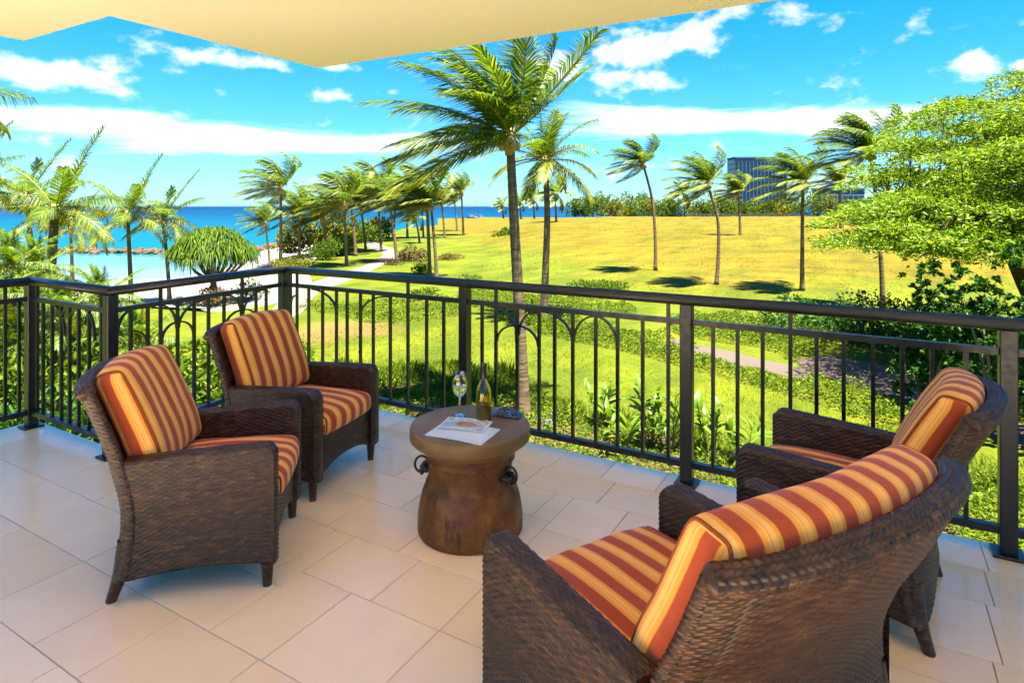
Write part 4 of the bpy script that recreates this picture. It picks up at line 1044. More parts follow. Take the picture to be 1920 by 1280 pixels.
# ------------------------------------------------------------------ foliage makers
def unit(v): return v / (np.linalg.norm(v, axis=-1, keepdims=True) + 1e-9)
def leaf_quads(P, D, L, ratio, rng, fold=0.25):
    """a bent diamond leaf at each point P along direction D"""
    n = len(P); L = np.broadcast_to(L, (n,))[:, None]
    nrm = unit(np.cross(D, rng.normal(size=(n, 3)))); side = np.cross(D, nrm)
    mid = P + D * L * 0.45
    a = mid + side * L * ratio * 0.5 + nrm * L * fold * ratio; b = mid - side * L * ratio * 0.5 + nrm * L * fold * ratio
    tip = P + D * L + np.array([0, 0, -0.12]) * L
    V = np.stack([P, a, tip, b], 1).reshape(-1, 3)
    return V, np.arange(n * 4).reshape(n, 4)
def lumps(rng, c, rx, ry, h, k, low=0.15):
    """sub-blobs that together make an uneven dome"""
    out = []
    for i in range(k):
        t = rng.uniform(0, 2 * np.pi); q = math.sqrt(rng.uniform(0, 1)) * 0.72; zf = rng.uniform(low, 0.80) * (1 - 0.45 * q)
        s = rng.uniform(0.26, 0.44)
        out.append((np.array([c[0] + rx * q * math.cos(t), c[1] + ry * q * math.sin(t), c[2] + h * zf]), np.array([rx * s, ry * s, h * s * rng.uniform(.5, .75)])))
    return out
def foliage(rng, blobs, n, size, ratio=0.45, up=0.35, fill=0.35):
    w_ = np.array([np.prod(b[1]) ** (2 / 3) for b in blobs]); idx = rng.choice(len(blobs), n, p=w_ / w_.sum())
    C = np.array([b[0] for b in blobs])[idx]; S = np.array([b[1] for b in blobs])[idx]
    d = unit(rng.normal(size=(n, 3))); rad = rng.uniform(fill, 1.0, (n, 1)) ** 0.5
    P = C + d * S * rad
    D = unit(d * 0.8 + rng.normal(size=(n, 3)) * 0.55 + np.array([0, 0, up]))
    return leaf_quads(P, D, size * rng.uniform(0.65, 1.3, n), ratio, rng)
def bush(name, label, cat, loc, rx, h, n, size, mat, ry=None, k=14, group=None, ratio=0.45, z0=GZ, seed=0, stems=5, rosette=0, up=0.35, low=0.12):
    rng = np.random.default_rng(seed + int(abs(loc[0] * 13 + loc[1] * 7)))
    ry = ry or rx; root = empty(name, (loc[0], loc[1], z0), 0, label, cat, group)
    bl = lumps(rng, np.zeros(3), rx, ry, h, k, low)
    if rosette:
        tips = []
        for b_, s in bl:
            m_ = rosette; d = unit(rng.normal(size=(m_, 3)) + np.array([0, 0, .6])); tips.append((b_ + d * s * rng.uniform(.8, 1.15, (m_, 1)), d))
        T = np.concatenate([t_[0] for t_ in tips]); D0 = np.concatenate([t_[1] for t_ in tips]); per = max(5, n // len(T))
        P = np.repeat(T, per, 0); D = unit(np.repeat(D0, per, 0) * 0.7 + unit(rng.normal(size=(len(P), 3))) * 0.85)
        V, F = leaf_quads(P, D, size * rng.uniform(.7, 1.2, len(P)), ratio, rng)
    else:
        V, F = foliage(rng, bl, n, size, ratio, up)
    V[:, 2] = np.maximum(V[:, 2], 0.01)
    obj('foliage', V, F, M[mat], root)
    mb = MB()
    for b_, s in bl[:stems]:
        mb.tube(curve([(b_[0] * .12, b_[1] * .12, 0.0), (b_[0] * .4, b_[1] * .4, b_[2] * .55), tuple(b_)], 6), np.linspace(0.03, 0.012, 6) * (0.6 + h * 0.25), 6)
    mb.build('stem', M['stem'], root, True)
    return root

def frond_mesh(rng, az, el, L, W, g, nl, leaf_len, lw, mats, droop=0.55, stiff=1.0, wl=0.5):
    n = 16; ds = 1.0 / (n - 1); d = np.array([math.cos(el) * math.cos(az), math.cos(el) * math.sin(az), math.sin(el)])
    P = [np.zeros(3)]; 
    for i in range(n - 1):
        s = i * ds
        d = d + ds * (np.array([0, 0, -g]) * (0.35 + 1.2 * s) + WIND * W * (0.4 + 1.1 * s)) / stiff; d = d / np.linalg.norm(d)
        P.append(P[-1] + d * L * ds)
    P = np.array(P); T = unit(np.gradient(P, axis=0))
    s = np.linspace(0.10, 0.995, nl) + rng.normal(0, 0.004, nl); s = np.clip(s, 0.09, 1)
    ti = s * (n - 1); Pp = np.stack([np.interp(ti, np.arange(n), P[:, k]) for k in range(3)], 1); Tt = unit(np.stack([np.interp(ti, np.arange(n), T[:, k]) for k in range(3)], 1))
    up = np.array([0, 0, 1.0]) + 0.25 * np.array([math.cos(az), math.sin(az), 0])
    side0 = unit(np.cross(Tt, up)); V, F = [], []
    roll = rng.normal(0, 0.15)
    for sg in (-1, 1):
        nrm = np.cross(side0, Tt)
        side = unit(side0 * math.cos(roll) * sg + nrm * (0.25 + sg * math.sin(roll)))
        ang = np.radians(62 - 34 * s) + rng.normal(0, 0.06, nl)
        D = unit(Tt * np.cos(ang)[:, None] + side * np.sin(ang)[:, None] + WIND * wl * 0.35 + np.array([0, 0, -0.12]))
        ll = leaf_len * (0.55 + 0.75 * np.sin(np.pi * np.clip(s * 0.86 + 0.08, 0, 1))) * rng.uniform(0.85, 1.1, nl) * np.where(s > 0.9, 1.15 - (s - .9) * 3, 1)
        m1 = Pp + D * ll[:, None] * 0.45
        D2 = unit(D + np.array([0, 0, -droop]) + WIND * wl)
        tip = m1 + D2 * ll[:, None] * 0.55
        wv = unit(np.cross(D, nrm)) ; wv = unit(np.cross(D, unit(nrm + rng.normal(0, .25, (nl, 3))))) * lw
        b0 = Pp + wv * 0.35; b1 = Pp - wv * 0.35; c0 = m1 + wv * 0.5; c1 = m1 - wv * 0.5
        q = np.stack([b0, b1, c1, c0, tip], 1); base = sum(len(v) for v in V)
        V.append(q.reshape(-1, 3)); i = np.arange(nl)[:, None] * 5 + base
        F.append((i + np.array([[0, 1, 2, 3]]), i + np.array([[3, 2, 4]])))
    Vr, Fr = tube(P, np.linspace(0.028, 0.006, n) * (L / 3.0), 5, False)
    base = sum(len(v) for v in V)
    quads = np.concatenate([f[0] for f in F]); tris = np.concatenate([f[1] for f in F]); rq = np.array(Fr) + base
    me = mesh('frond', np.concatenate(V + [Vr]), [quads, tris, rq], mats, False)
    mi = np.zeros(len(quads) + len(tris) + len(rq), np.int32); mi[len(quads) + len(tris):] = 1
    me.polygons.foreach_set('material_index', mi); me.update()
    return me
def crown(seed, nf, W, g, nl, leaf_len=0.75, lw=0.05, L=3.0, ylw=0.35, upright=0.0, wl=0.5, droop=0.55, low=-23, top=82, bare=9.0):
    """frond meshes of one crown, swept by the trade wind"""
    rng = np.random.default_rng(seed); out = []
    for i in range(nf):
        f = i / (nf - 1); el = math.radians(top - (top - low) * f ** 0.85 + upright * (1 - f)) + rng.normal(0, 0.08); az = i * 2.39996 + seed + rng.normal(0, 0.2)
        if math.cos(az - YAW) > 0.25 and f > bare: continue          # the gust has folded the windward fronds away
        old = f > (1 - ylw)
        out.append(frond_mesh(rng, az, el, L * rng.uniform(0.85, 1.1) * (0.8 + 0.2 * min(1, f * 3)), W, g, nl, leaf_len, lw,
                              [M['frond_y'] if old else M['frond'], M['rachis']], droop=droop, wl=wl, stiff=1.0 + 0.5 * (1 - f)))
    return out
CR = {
    'near': crown(5, 35, 0.85, 0.70, 88, 0.76, 0.034, 3.45, 0.22, wl=0.4, low=-12, top=78, bare=0.45),
    'near2': crown(11, 23, 0.25, 1.25, 60, 0.70, 0.042, 3.0, 0.55, wl=0.25),
    'gust_a': crown(21, 27, 2.4, 0.75, 50, 0.85, 0.045, 3.0, 0.35, upright=8, wl=0.9, droop=.75, bare=0.5),
    'gust_b': crown(35, 26, 2.0, 0.9, 50, 0.85, 0.045, 3.0, 0.40, upright=6, wl=0.9, droop=.75, bare=0.5),
    'gust_c': crown(47, 26, 2.1, 0.85, 44, 0.85, 0.055, 3.0, 0.75, upright=8, wl=0.9, droop=.75, bare=0.5),
    'calm_a': crown(58, 14, 0.45, 0.95, 62, 0.78, 0.038, 3.1, 0.40, upright=0, wl=0.4, droop=1.1, top=66),
    'calm_b': crown(63, 14, 0.8, 1.1, 60, 0.78, 0.040, 3.0, 0.45, upright=0, wl=0.45, droop=1.1, top=64),
    'low': crown(77, 18, 0.25, 0.85, 52, 0.55, 0.034, 2.2, 0.1, upright=10, wl=0.25, droop=.9),
    'tiny': crown(88, 12, 1.3, 1.0, 12, 1.0, 0.22, 3.0, 0.5, upright=6, wl=0.6),
}
for k_, e_ in (('calm_a', 64), ('calm_b', 58)):            # a long young frond pointing up and to the right
    CR[k_].append(frond_mesh(np.random.default_rng(e_), YAW + 0.1, math.radians(e_), 4.0, 0.05, 0.35, 64, 0.55, 0.04, [M['frond'], M['rachis']], droop=0.5, wl=0.1))
husk_me = mesh('coconut', *lathe([(0, -0.13), (0.07, -0.10), (0.10, -0.02), (0.09, 0.06), (0.04, 0.12), (0, 0.13)], 8, False), M['husk'], True)
def palm(label, base, crown_pt, kind, scale=1.0, r0=0.16, bend=(0, 0), z0=GZ, group='coconut palms on the lawn and shore', rings=False, nuts=4, name='coconut_palm'):
    root = empty(name, (base[0], base[1], z0), 0, label, 'palm tree', group)
    c = np.array([crown_pt[0] - base[0], crown_pt[1] - base[1], crown_pt[2] - z0])
    n = 70 if rings else 16
    P = curve([(0, 0, -0.12), (c[0] * 0.22 + bend[0] * .6, c[1] * 0.22 + bend[1] * .6, c[2] * 0.30), (c[0] * 0.60 + bend[0], c[1] * 0.60 + bend[1], c[2] * 0.66), tuple(c)], n)
    t_ = np.linspace(0, 1, n); R_ = r0 * (1.0 - 0.36 * t_ + 0.45 * np.exp(-t_ * 16))
    if rings: R_ = R_ * (1 + 0.05 * np.abs(np.sin(np.arange(n) * 1.57)))
    V, F = tube(P, R_, 12 if rings else 8); obj('trunk', V, F, M['bark'], root, True)
    for me in CR[kind]:
        f = link('frond', me, root); f.location = c; f.scale = (scale,) * 3
    hb = MB(); hb.tube([tuple(c + np.array([0, 0, -0.45 * scale])), tuple(c + np.array([0, 0, -0.1 * scale])), tuple(c + np.array([0, 0, 0.25 * scale]))], [r0 * 0.75, r0 * 1.15, r0 * 0.5], 8)
    hb.build('leaf_base', M['husk'], root, True)
    for k in range(nuts):
        a_ = k * 1.9; o = link('coconut', husk_me, root); o.location = c + np.array([math.cos(a_) * 0.2, math.sin(a_) * 0.2, -0.22]) * scale; o.scale = (scale,) * 3
    return root
def palm_px(label, bx, by, cx_, cy_, kind, scale=1.0, z=None, dz=0.0, h=GZ, **kw):
    """base and crown read off the photograph; dz = how far the crown leans away"""
    if z is None: z = FPX * (CAM_H - h) / (by - HOR)
    h = h + max(0.0, float(field_h((bx - 960) / FPX * z, z)) - 0.03)
    b_ = at(bx, z); zc = z + dz; c_ = at(cx_, zc)
    return palm(label, b_, (*c_, hz(cy_, zc)), kind, scale, z0=h, **kw)
# the two tall ones by the balcony
palm_px('tall coconut palm nearest the balcony, its crown rising under the soffit edge', 982, 778, 956, 258, 'near', 0.92, r0=0.145, bend=(-0.02, 0.0), rings=True)
palm_px('yellowish coconut palm just right of the tallest one, drooping fronds on its right', 1019, 600, 1022, 300, 'near2', 0.86, r0=0.165, bend=(0.10, 0.06), rings=True)
# the field
palm_px('slim windswept palm leftmost of those standing on the golden field', 1229, 517, 1206, 308, 'gust_a', 0.86, r0=0.125, bend=(0.25, 0.15))
palm_px('windswept palm second from the left on the golden field, curved trunk', 1343, 539, 1326, 345, 'gust_b', 0.86, r0=0.12, bend=(0.35, 0.2))
palm_px('smaller distant palm on the golden field, left of the glass tower', 1388, 457, 1385, 362, 'gust_c', 1.25, r0=0.18)
palm_px('straight windswept palm standing before the glass tower on the golden field', 1504, 549, 1505, 345, 'gust_b', 0.92, r0=0.125)
palm_px('tall windswept palm at the field edge half behind the spreading tree', 1656, 578, 1632, 288, 'gust_a', 0.92, r0=0.115, bend=(0.05, 0.0))
# the grove along the path
GR = 'windswept palms of the grove by the path'
for lab, bx, by, cx_, cy_, kd, sc, r0 in [
    ('tall windswept palm farthest left of the grove, standing on the sand', 526, 488, 527, 352, 'gust_a', 1.5, .19),
    ('windswept palm second from left in the grove, straight dark trunk by the sand', 561, 480, 563, 402, 'gust_b', 1.45, .19),
    ('small leaning palm on the beach left of the grove', 506, 497, 497, 418, 'gust_b', 0.85, .14),
    ('windswept palm on the small grass patch between beach and path', 650, 499, 645, 382, 'gust_a', 1.45, .19),
    ('yellow palm just behind the one on the small grass patch', 667, 480, 657, 372, 'gust_c', 1.55, .2),
    ('yellow palm left of the path bend, slim leaning trunk', 686, 470, 676, 384, 'gust_c', 1.6, .2),
    ('tall palm at the top bend of the pale path', 715, 472, 707, 354, 'gust_a', 1.7, .2),
    ('palm leaning left at the near side of the path bend beside the red bush', 744, 491, 731, 382, 'gust_c', 1.35, .2),
    ('tall palm of the twin trunks on the lawn, the left trunk', 806, 520, 800, 372, 'gust_a', 1.35, .19),
    ('palm of the twin trunks on the lawn, the right trunk', 819, 522, 808, 384, 'gust_c', 1.2, .17),
    ('broken short palm behind the twin trunks', 787, 456, 779, 408, 'tiny', .8, .2),
    ('distant yellow palm behind the twin trunks near the sea', 794, 446, 791, 386, 'gust_c', 1.5, .22),
    ('distant yellow palm right of the twin trunks, forked look', 834, 446, 828, 382, 'gust_c', 1.35, .24),
    ('distant palm before the sailing boats, left one of a pair', 857, 433, 852, 376, 'gust_c', 1.5, .26),
    ('distant taller palm before the sailing boats, right one of a pair', 869, 441, 865, 360, 'gust_b', 1.75, .26),
    ('yellow palm deep in the grove behind the croton bush', 738, 452, 742, 372, 'gust_c', 1.9, .24),
    ('palm at the back of the grove left of the twin trunks', 764, 447, 762, 362, 'gust_b', 1.9, .24),
    ('low yellow palm at the beach edge of the grove', 612, 478, 606, 408, 'gust_c', 1.3, .18)]:
    palm_px(lab, bx, by, cx_, cy_, kd, sc * 0.86, r0=r0 * 0.75, group=GR)
# left, above the shrubbery
LG = 'coconut palms left of the balcony before the lagoon'
palm_px('thick-trunked palm at the left with one frond pointing up, before the sea', 84, 700, 104, 392, 'calm_a', 0.68, z=18, r0=0.165, group=LG, rings=True)
palm_px('palm at the far left edge behind the thick-trunked one', 68, 572, 50, 368, 'calm_b', 0.74, z=26, r0=0.13, group=LG)
palm_px('small yellow palm between the thick-trunked palm and the sea', 136, 510, 132, 428, 'calm_b', 0.80, z=43, r0=0.13, group=LG, h=GZ - 0.4)
palm_px('straight palm on the sand left of the dome-shaped tree', 246, 570, 239, 402, 'calm_a', 0.86, z=31, r0=0.125, group=LG)
palm_px('slim curving palm beside the lagoon next to the dome-shaped tree', 318, 572, 305, 410, 'calm_b', 0.78, z=32, r0=0.105, bend=(-0.15, 0.1), group=LG)
palm_px('palm outside the left edge showing only a frond tip against the sky', -190, 700, -165, 195, 'calm_a', 0.80, z=14, r0=0.16, group=LG)
palm_px('palm at the left edge showing only fronds over the sea', -70, 640, -60, 335, 'calm_b', 0.6, z=21, r0=0.14, group=LG)
# far away
FG = 'far palms along the horizon'
for lab, x, y0, y1, z, kd, sc in [
    ('tiny far palm on the shore right of the sailing boats', 944, 412, 384, 200, 'tiny', 1.2), ('tiny far palm before the sea left of the second tall trunk', 977, 412, 378, 200, 'tiny', 1.3), ('tiny far palm touching the horizon behind the tall trunks', 1002, 411, 374, 210, 'tiny', 1.5),
    ('far palm just right of the second tall trunk', 1043, 417, 362, 160, 'tiny', 1.9), ('far palm before the left treeline on the field', 1284, 407, 362, 280, 'tiny', 2.6), ('far yellow palm behind the glass tower palms at the right', 1577, 425, 345, 120, 'gust_c', 2.0)]:
    palm_px(lab, x, y0, x - 3, y1, kd, sc, z=z, r0=0.3, group=FG, nuts=0)

# young feathery palms in the shrubbery at the left
for lab, x, z, top in [('young feathery palm at the bottom left above the railing corner', 190, 15.5, 560), ('bright young palm at the left edge beside the sea', 22, 14.0, 500), ('young palm clump left behind the first railing corner', 118, 13.0, 590), ('low young palm between railing corner and lagoon', 260, 13.5, 640), ('young palm low at the far left behind the railing', -20, 12.0, 560), ('pale young palm close behind the left railing corner', 70, 15.0, 505)]:
    palm(lab, at(x, z), (*at(x + 2, z), hz(top, z)), 'low', 0.5, r0=0.05, group='young palms in the shrubbery', nuts=0, name='young_palm')

# ------------------------------------------------------------------ the big spreading tree at the right
tb = rz(14.9, 16.9)
tree = empty('spreading_tree', (*tb, GZ), 0, 'large spreading shade tree with feathery bright green crown at the right edge', 'tree')
rng = np.random.default_rng(5)
TO = np.array([*tb, GZ])
cc = np.array([*rz(16.2, 17.4), 1.6]) - TO
fork = np.array([*rz(13.75, 17.0), 0.25]) - TO
mb = MB(); mb.tube(curve([(0, 0, -0.1), tuple(fork * [0.2, 0.2, 0.35]), tuple(fork * [.75, .75, .8]), tuple(fork)], 12), np.linspace(0.22, 0.16, 12), 12)
mb.build('trunk', M['bark_dark'], tree, True)
clumps = []
rad_ = np.array([7.1, 6.0, 4.05]); tries = 0
while len(clumps) < 520 and tries < 30000:
    tries += 1
    d = rng.normal(size=3); d /= np.linalg.norm(d)
    if d[2] < -0.5: continue
    if rng.uniform() < 0.68: c0_, r_ = np.array([18.5, 17.6, 2.0]), np.array([7.9, 6.0, 4.0])
    else: c0_, r_ = np.array([13.1, 16.6, 0.80]), np.array([4.1, 3.2, 1.45])
    s = rng.uniform(0.60, 1.0); l = c0_ + d * r_ * s * [1, 1, 0.62 if d[2] < 0 else 1.0]
    p = np.array([*rz(l[0], l[1]), l[2]]) - TO
    if all(np.linalg.norm((p - q) * [1, 1, 1.9]) > 0.68 for q in clumps): clumps.append(p)
limbs = []
for k in range(11):
    a_ = k * 0.571 + 0.2; e = fork + np.array([*rz(math.cos(a_) * 3.6, math.sin(a_) * 3.2), 0.7 + 0.9 * ((k * 7) % 5) / 4])
    e = e + (cc - fork) * [0.35, 0.35, 0.1]
    limbs.append(curve([tuple(fork - [0, 0, 0.1]), tuple(fork + (e - fork) * [0.35, 0.35, 0.55] + rng.normal(0, 0.15, 3)), tuple(e)], 12))
for l in limbs:
    V, F = tube(l, np.linspace(0.11, 0.04, 12), 8); obj('limb', V, F, M['bark_dark'], tree, True)
allp = np.concatenate(limbs); mb = MB()
for p in clumps:
    q = allp[np.argmin(np.linalg.norm((allp - p) * [1, 1, 0.6], axis=1) + np.where(allp[:, 2] > p[2], 1.0, 0))]
    mb.tube(curve([tuple(q), tuple(q + (p - q) * [0.5, 0.5, 0.35] + rng.normal(0, 0.08, 3)), tuple(p)], 7), np.linspace(0.036, 0.008, 7), 5, False)
mb.build('branches', M['bark_dark'], tree, True)['kind'] = 'stuff'
PV, PF, nn = [], [], 0
for p in clumps:
    m_ = 530; R_ = rng.uniform(0.62, 1.08)
    tt = rng.uniform(0, 2 * np.pi, m_); q = np.sqrt(rng.uniform(0, 1, m_))
    P = np.stack([p[0] + R_ * q * np.cos(tt), p[1] + R_ * q * np.sin(tt), p[2] + 0.16 * (1 - q * q) + rng.normal(0, 0.075, m_) - 0.10 * q], 1)
    D = unit(np.stack([np.cos(tt) * q, np.sin(tt) * q, np.full(m_, 0.15)], 1) + rng.normal(0, 0.6, (m_, 3)) * [1, 1, .6])
    V, F = leaf_quads(P, D, 0.142 * rng.uniform(.5, 1.35, m_), 0.36, rng); PV.append(V); PF.append(F + nn); nn += len(V)
obj('crown', np.concatenate(PV), np.concatenate(PF), M['mimosa'], tree)

# dome-shaped screw pine on the beach
hb_ = at(400, 31.5)
sp_ = empty('screw_pine', (*hb_, GZ), 0, 'dome-shaped screw pine with forking branches on the sand by the lagoon', 'tree')
rng = np.random.default_rng(9); HZ = lambda py: hz(py, 31.5) - GZ
mb = MB(); fk = np.array([0, 0, HZ(525)])
mb.tube([(0, 0, -0.1), (0.03, 0, fk[2] * .5), tuple(fk)], [0.20, 0.16, 0.15], 8)
for k in range(7):
    a_ = k * 0.9; mb.tube(curve([(0, 0, 0.55), (math.cos(a_) * .22, math.sin(a_) * .22, 0.3), (math.cos(a_) * .40, math.sin(a_) * .40, -0.05)], 6), 0.035, 5)
mb.build('trunk', M['bark'], sp_, True)
heads = []
for k in range(46):
    a_ = k * 2.39996; q = math.sqrt((k + .5) / 46); heads.append(np.array([math.cos(a_) * q * 1.80, math.sin(a_) * q * 1.8, HZ(482) + (1 - q ** 2) * 1.15 + rng.normal(0, .06)]))
for k, h_ in enumerate(heads):
    if k % 3 == 0:
        mid_ = h_ * [0.55, 0.55, 0] + [0, 0, fk[2] + 0.30 * (h_[2] - fk[2])]
        V, F = tube(curve([tuple(fk), tuple(mid_), tuple(h_)], 8), np.linspace(0.085, 0.05, 8), 6); obj('limb', V, F, M['bark'], sp_, True)
PV, PF, nn = [], [], 0
for h_ in heads:
    m_ = 130; d = unit(rng.normal(size=(m_, 3)) + [0, 0, 0.55] + h_ * [0.25, 0.25, 0]); L_ = rng.uniform(.5, 1.05, m_)[:, None]
    sd = unit(np.cross(d, [0, 0, 1.0])) * 0.026; b0 = h_ + d * .03; m1 = b0 + d * L_ * .5; tip = m1 + unit(d * .6 + [0, 0, -1.15]) * L_ * .60
    V = np.stack([b0 - sd, b0 + sd, m1 + sd, m1 - sd, tip], 1).reshape(-1, 3); i = np.arange(m_)[:, None] * 5 + nn
    PV.append(V); PF.append((i + np.array([[0, 1, 2, 3]]), i + np.array([[3, 2, 4]]))); nn += len(V)
obj('crown', np.concatenate(PV), [np.concatenate([f[0] for f in PF]), np.concatenate([f[1] for f in PF])], M['strap'], sp_)

# ------------------------------------------------------------------ shrubs
def bpx(px, py): return gp(px, py)
def bz(px, z): return at(px, z)
SH = [
    ('shrub', 'reddish croton bush on the lawn left of the twin palm trunks', bpx(772, 490), 1.55, 1.45, 1500, .20, 'red_leaf', 0),
    ('shrub', 'low brown-red bush at the foot of the palm leaning by the path', bpx(735, 497), 0.95, 0.55, 500, .16, 'red_leaf', 0),
    ('shrub', 'bronze coloured low bush right of the twin palm trunks', bpx(848, 487), 1.35, 0.75, 800, .18, 'tan_leaf', 0),
    ('shrub', 'round dark green bush below the grove left of the pale path', bpx(612, 487), 1.6, 2.2, 1500, .25, 'bush_leaf', 0),
    ('shrub', 'dark bush behind the palm on the small grass patch', bpx(640, 478), 1.5, 2.4, 1200, .28, 'bush_leaf', 0),
    ('shrub', 'low spreading green bush on the sand behind the railing corner', bpx(548, 505), 2.1, 1.1, 1500, .22, 'yellow_leaf', 0),
    ('shrub', 'small green bush on the lawn right of the pale path', bpx(790, 512), 1.0, 0.9, 600, .18, 'bush_leaf', 0),
    ('shrub', 'yellow-green bushy tree at the beach edge of the grove', bpx(548, 474), 2.0, 4.2, 1200, .38, 'yellow_leaf', 0),
    ('shrub', 'yellow-green round tree deeper in the grove beside the sand', bpx(585, 474), 2.4, 4.6, 1400, .40, 'yellow_leaf', 0),
    ('shrub', 'yellow-green thicket among the grove palms left of the path bend', bpx(630, 466), 2.8, 5.0, 1500, .45, 'yellow_leaf', 0),
    ('shrub', 'yellow-green thicket behind the path bend below the tall palm', bpx(700, 447), 3.4, 4.4, 1500, .55, 'yellow_leaf', 0),
    ('shrub', 'dark green thicket at the back of the grove', bpx(672, 455), 3.2, 4.2, 1600, .5, 'bush_leaf', 0),
    ('shrub', 'bushy green plant on the lawn left of the tall palm trunk', bpx(948, 446), 2.4, 1.6, 900, .35, 'bush_leaf', 0),
    ('shrub', 'spreading green bush above the railing right of the two tall trunks', bpx(1118, 546), 1.75, 0.85, 1400, .17, 'bush_leaf', 0),
    ('shrub', 'small bush on the lawn behind the railing left of the middle', bpx(880, 528), 1.0, 0.5, 500, .16, 'cover_leaf', 0),
    ('shrub', 'dark round bush under the handrail left of the second railing post', bpx(792, 560), 0.95, 0.75, 700, .15, 'bush_leaf', 0),
    ('shrub', 'leafy bush hiding the sand just behind the left railing corner', bpx(470, 560), 1.0, 1.05, 800, .15, 'bush_leaf', 0),
    ('shrub', 'pale twiggy bush below the screw pine', bpx(395, 572), 1.2, 1.0, 700, .16, 'tan_leaf', 0),
]
for nm, lab, loc, rx, h, cnt, ls, mt, ro in SH: bush(nm, lab, 'shrub', loc, rx, h, cnt, ls, mt, rosette=ro)
# dark broad-leaved hedge and rosette shrub at the right
for lab, x, z, rx, h, cnt, ls, mt, ro in [
    ('dark broad-leaved hedge bush behind the brick drive, leftmost', 1505, 23.5, 1.7, 1.5, 1900, .17, 'broad', 0),
    ('dark broad-leaved hedge bush behind the brick drive, middle', 1612, 22.5, 1.9, 1.9, 2400, .17, 'broad', 0),
    ('dark broad-leaved hedge bush left of the right-hand railing post', 1740, 20.0, 1.9, 2.15, 2600, .17, 'broad', 0),
    ('dark broad-leaved hedge bush at the right edge behind the railing post', 1880, 18.0, 2.0, 2.5, 2600, .17, 'broad', 0),
    ('glossy shrub of leaf rosettes rising above the right handrail', 1865, 13.2, 1.75, 4.3, 11000, .15, 'broad', 11),
    ('glossy rosette shrub reaching left above the handrail', 1745, 14.4, 0.95, 3.9, 5200, .14, 'broad', 10)]:
    bush('hedge_shrub', lab, 'shrub', bz(x, z), rx, h, cnt, ls, mt, rosette=ro, ratio=0.5, k=26)
# lush shrubbery under the left railing
for i, (lab, x, z, rx, h, cnt, ls, mt, ro) in enumerate([
    ('leafy light green shrub behind the left chair and railing', 250, 12.0, 1.35, 2.3, 2200, .19, 'bush_leaf', 0),
    ('bright shrub behind the short railing between the two corners', 150, 11.0, 1.2, 2.4, 2200, .17, 'cover_leaf', 0),
    ('dark glossy shrub low behind the left railing', 70, 10.0, 1.3, 2.0, 2000, .18, 'broad', 0),
    ('large-leaved shrub at the far left edge behind the railing', -20, 10.5, 1.4, 2.6, 2000, .20, 'bush_leaf', 0),
    ('shrub with long pale leaves between the two left chairs', 345, 13.5, 1.4, 1.95, 1800, .22, 'cover_leaf', 7),
    ('green shrub beyond the second chair before the sand', 420, 15.5, 1.5, 1.7, 1600, .18, 'bush_leaf', 0),
    ('dark shrub in the bottom left behind the first railing post', 20, 13.5, 1.6, 2.7, 2000, .22, 'bush_leaf', 0),
    ('tall leafy shrub left of the lagoon behind the railing', 205, 16.0, 1.7, 2.2, 1800, .22, 'bush_leaf', 0),
    ('broad shrub hiding the ground beside the lagoon palms', 100, 20.0, 2.6, 2.6, 2200, .28, 'bush_leaf', 0),
    ('yellow-green shrub at the left edge before the sea', 10, 22.0, 2.8, 3.0, 2200, .28, 'yellow_leaf', 0)]):
    bush('leafy_shrub', lab, 'shrub', bz(x, z), rx, h, cnt, ls, mt, rosette=ro, seed=40 + i, k=18)
# ground cover: rows of low planting, nobody could count the plants
def cover(name, poly_px, dens, h, size, mat, seed, ratio=0.4, up=0.6, blade=False):
    rng = np.random.default_rng(seed); poly = smooth_poly(PX(poly_px), 4); p = np.array(poly)
    area = 0.5 * abs(np.dot(p[:, 0], np.roll(p[:, 1], 1)) - np.dot(p[:, 1], np.roll(p[:, 0], 1)))
    n = int(min(60000, area * dens)); q = sample_poly(poly, n, rng)
    c = sample_poly(poly, max(12, int(area * 1.3)), rng)           # clump centres make the top uneven
    hh = np.zeros(n)
    for i0 in range(0, n, 4000):
        dd = np.linalg.norm(q[i0:i0 + 4000, None, :] - c[None], axis=2); k = dd.argmin(1); m_ = dd.min(1)
        hh[i0:i0 + 4000] = h * (0.35 + 0.65 * ((k * 0.618) % 1.0)) * np.clip(1.15 - m_ / 0.75, 0.15, 1)
    z = GZ + 0.012 + hh * (1 - 0.75 * rng.uniform(0, 1, n) ** 2.2)
    D = unit(rng.normal(size=(n, 3)) * [1, 1, 0.5] + [0, 0, up])
    if blade: D = unit(rng.normal(size=(n, 3)) * [.45, .45, .2] + [0, 0, 1]); z = np.full(n, GZ + 0.01)
    L = (hh * 0.9 + 0.06) * rng.uniform(.6, 1.2, n) if blade else size * rng.uniform(.6, 1.3, n)
    V, F = leaf_quads(np.stack([q[:, 0], q[:, 1], z], 1), D, L, ratio, rng)
    return tag(obj(name, V, F, M[mat]), kind='stuff')
cover('ground_cover', [(930, 590), (1040, 602), (1180, 624), (1240, 640), (1290, 664), (1350, 684), (1450, 706), (1550, 732), (1680, 762), (1790, 800), (1790, 835), (1650, 800), (1520, 755), (1400, 722), (1290, 692), (1180, 662), (1080, 642), (980, 617)], 420, 0.60, .115, 'cover_leaf', 1)
cover('ground_cover', [(1262, 600), (1360, 595), (1480, 605), (1560, 622), (1540, 662), (1480, 668), (1420, 652), (1340, 642), (1262, 625)], 300, 0.62, .13, 'cover_leaf', 2)
cover('ground_cover', [(868, 548), (1000, 555), (1160, 574), (1190, 590), (1100, 592), (1000, 592), (880, 575)], 200, 0.5, .13, 'cover_leaf', 3)
cover('ground_cover', [(560, 578), (700, 570), (860, 565), (870, 590), (760, 605), (690, 606), (620, 590)], 180, 0.55, .13, 'cover_leaf', 4)
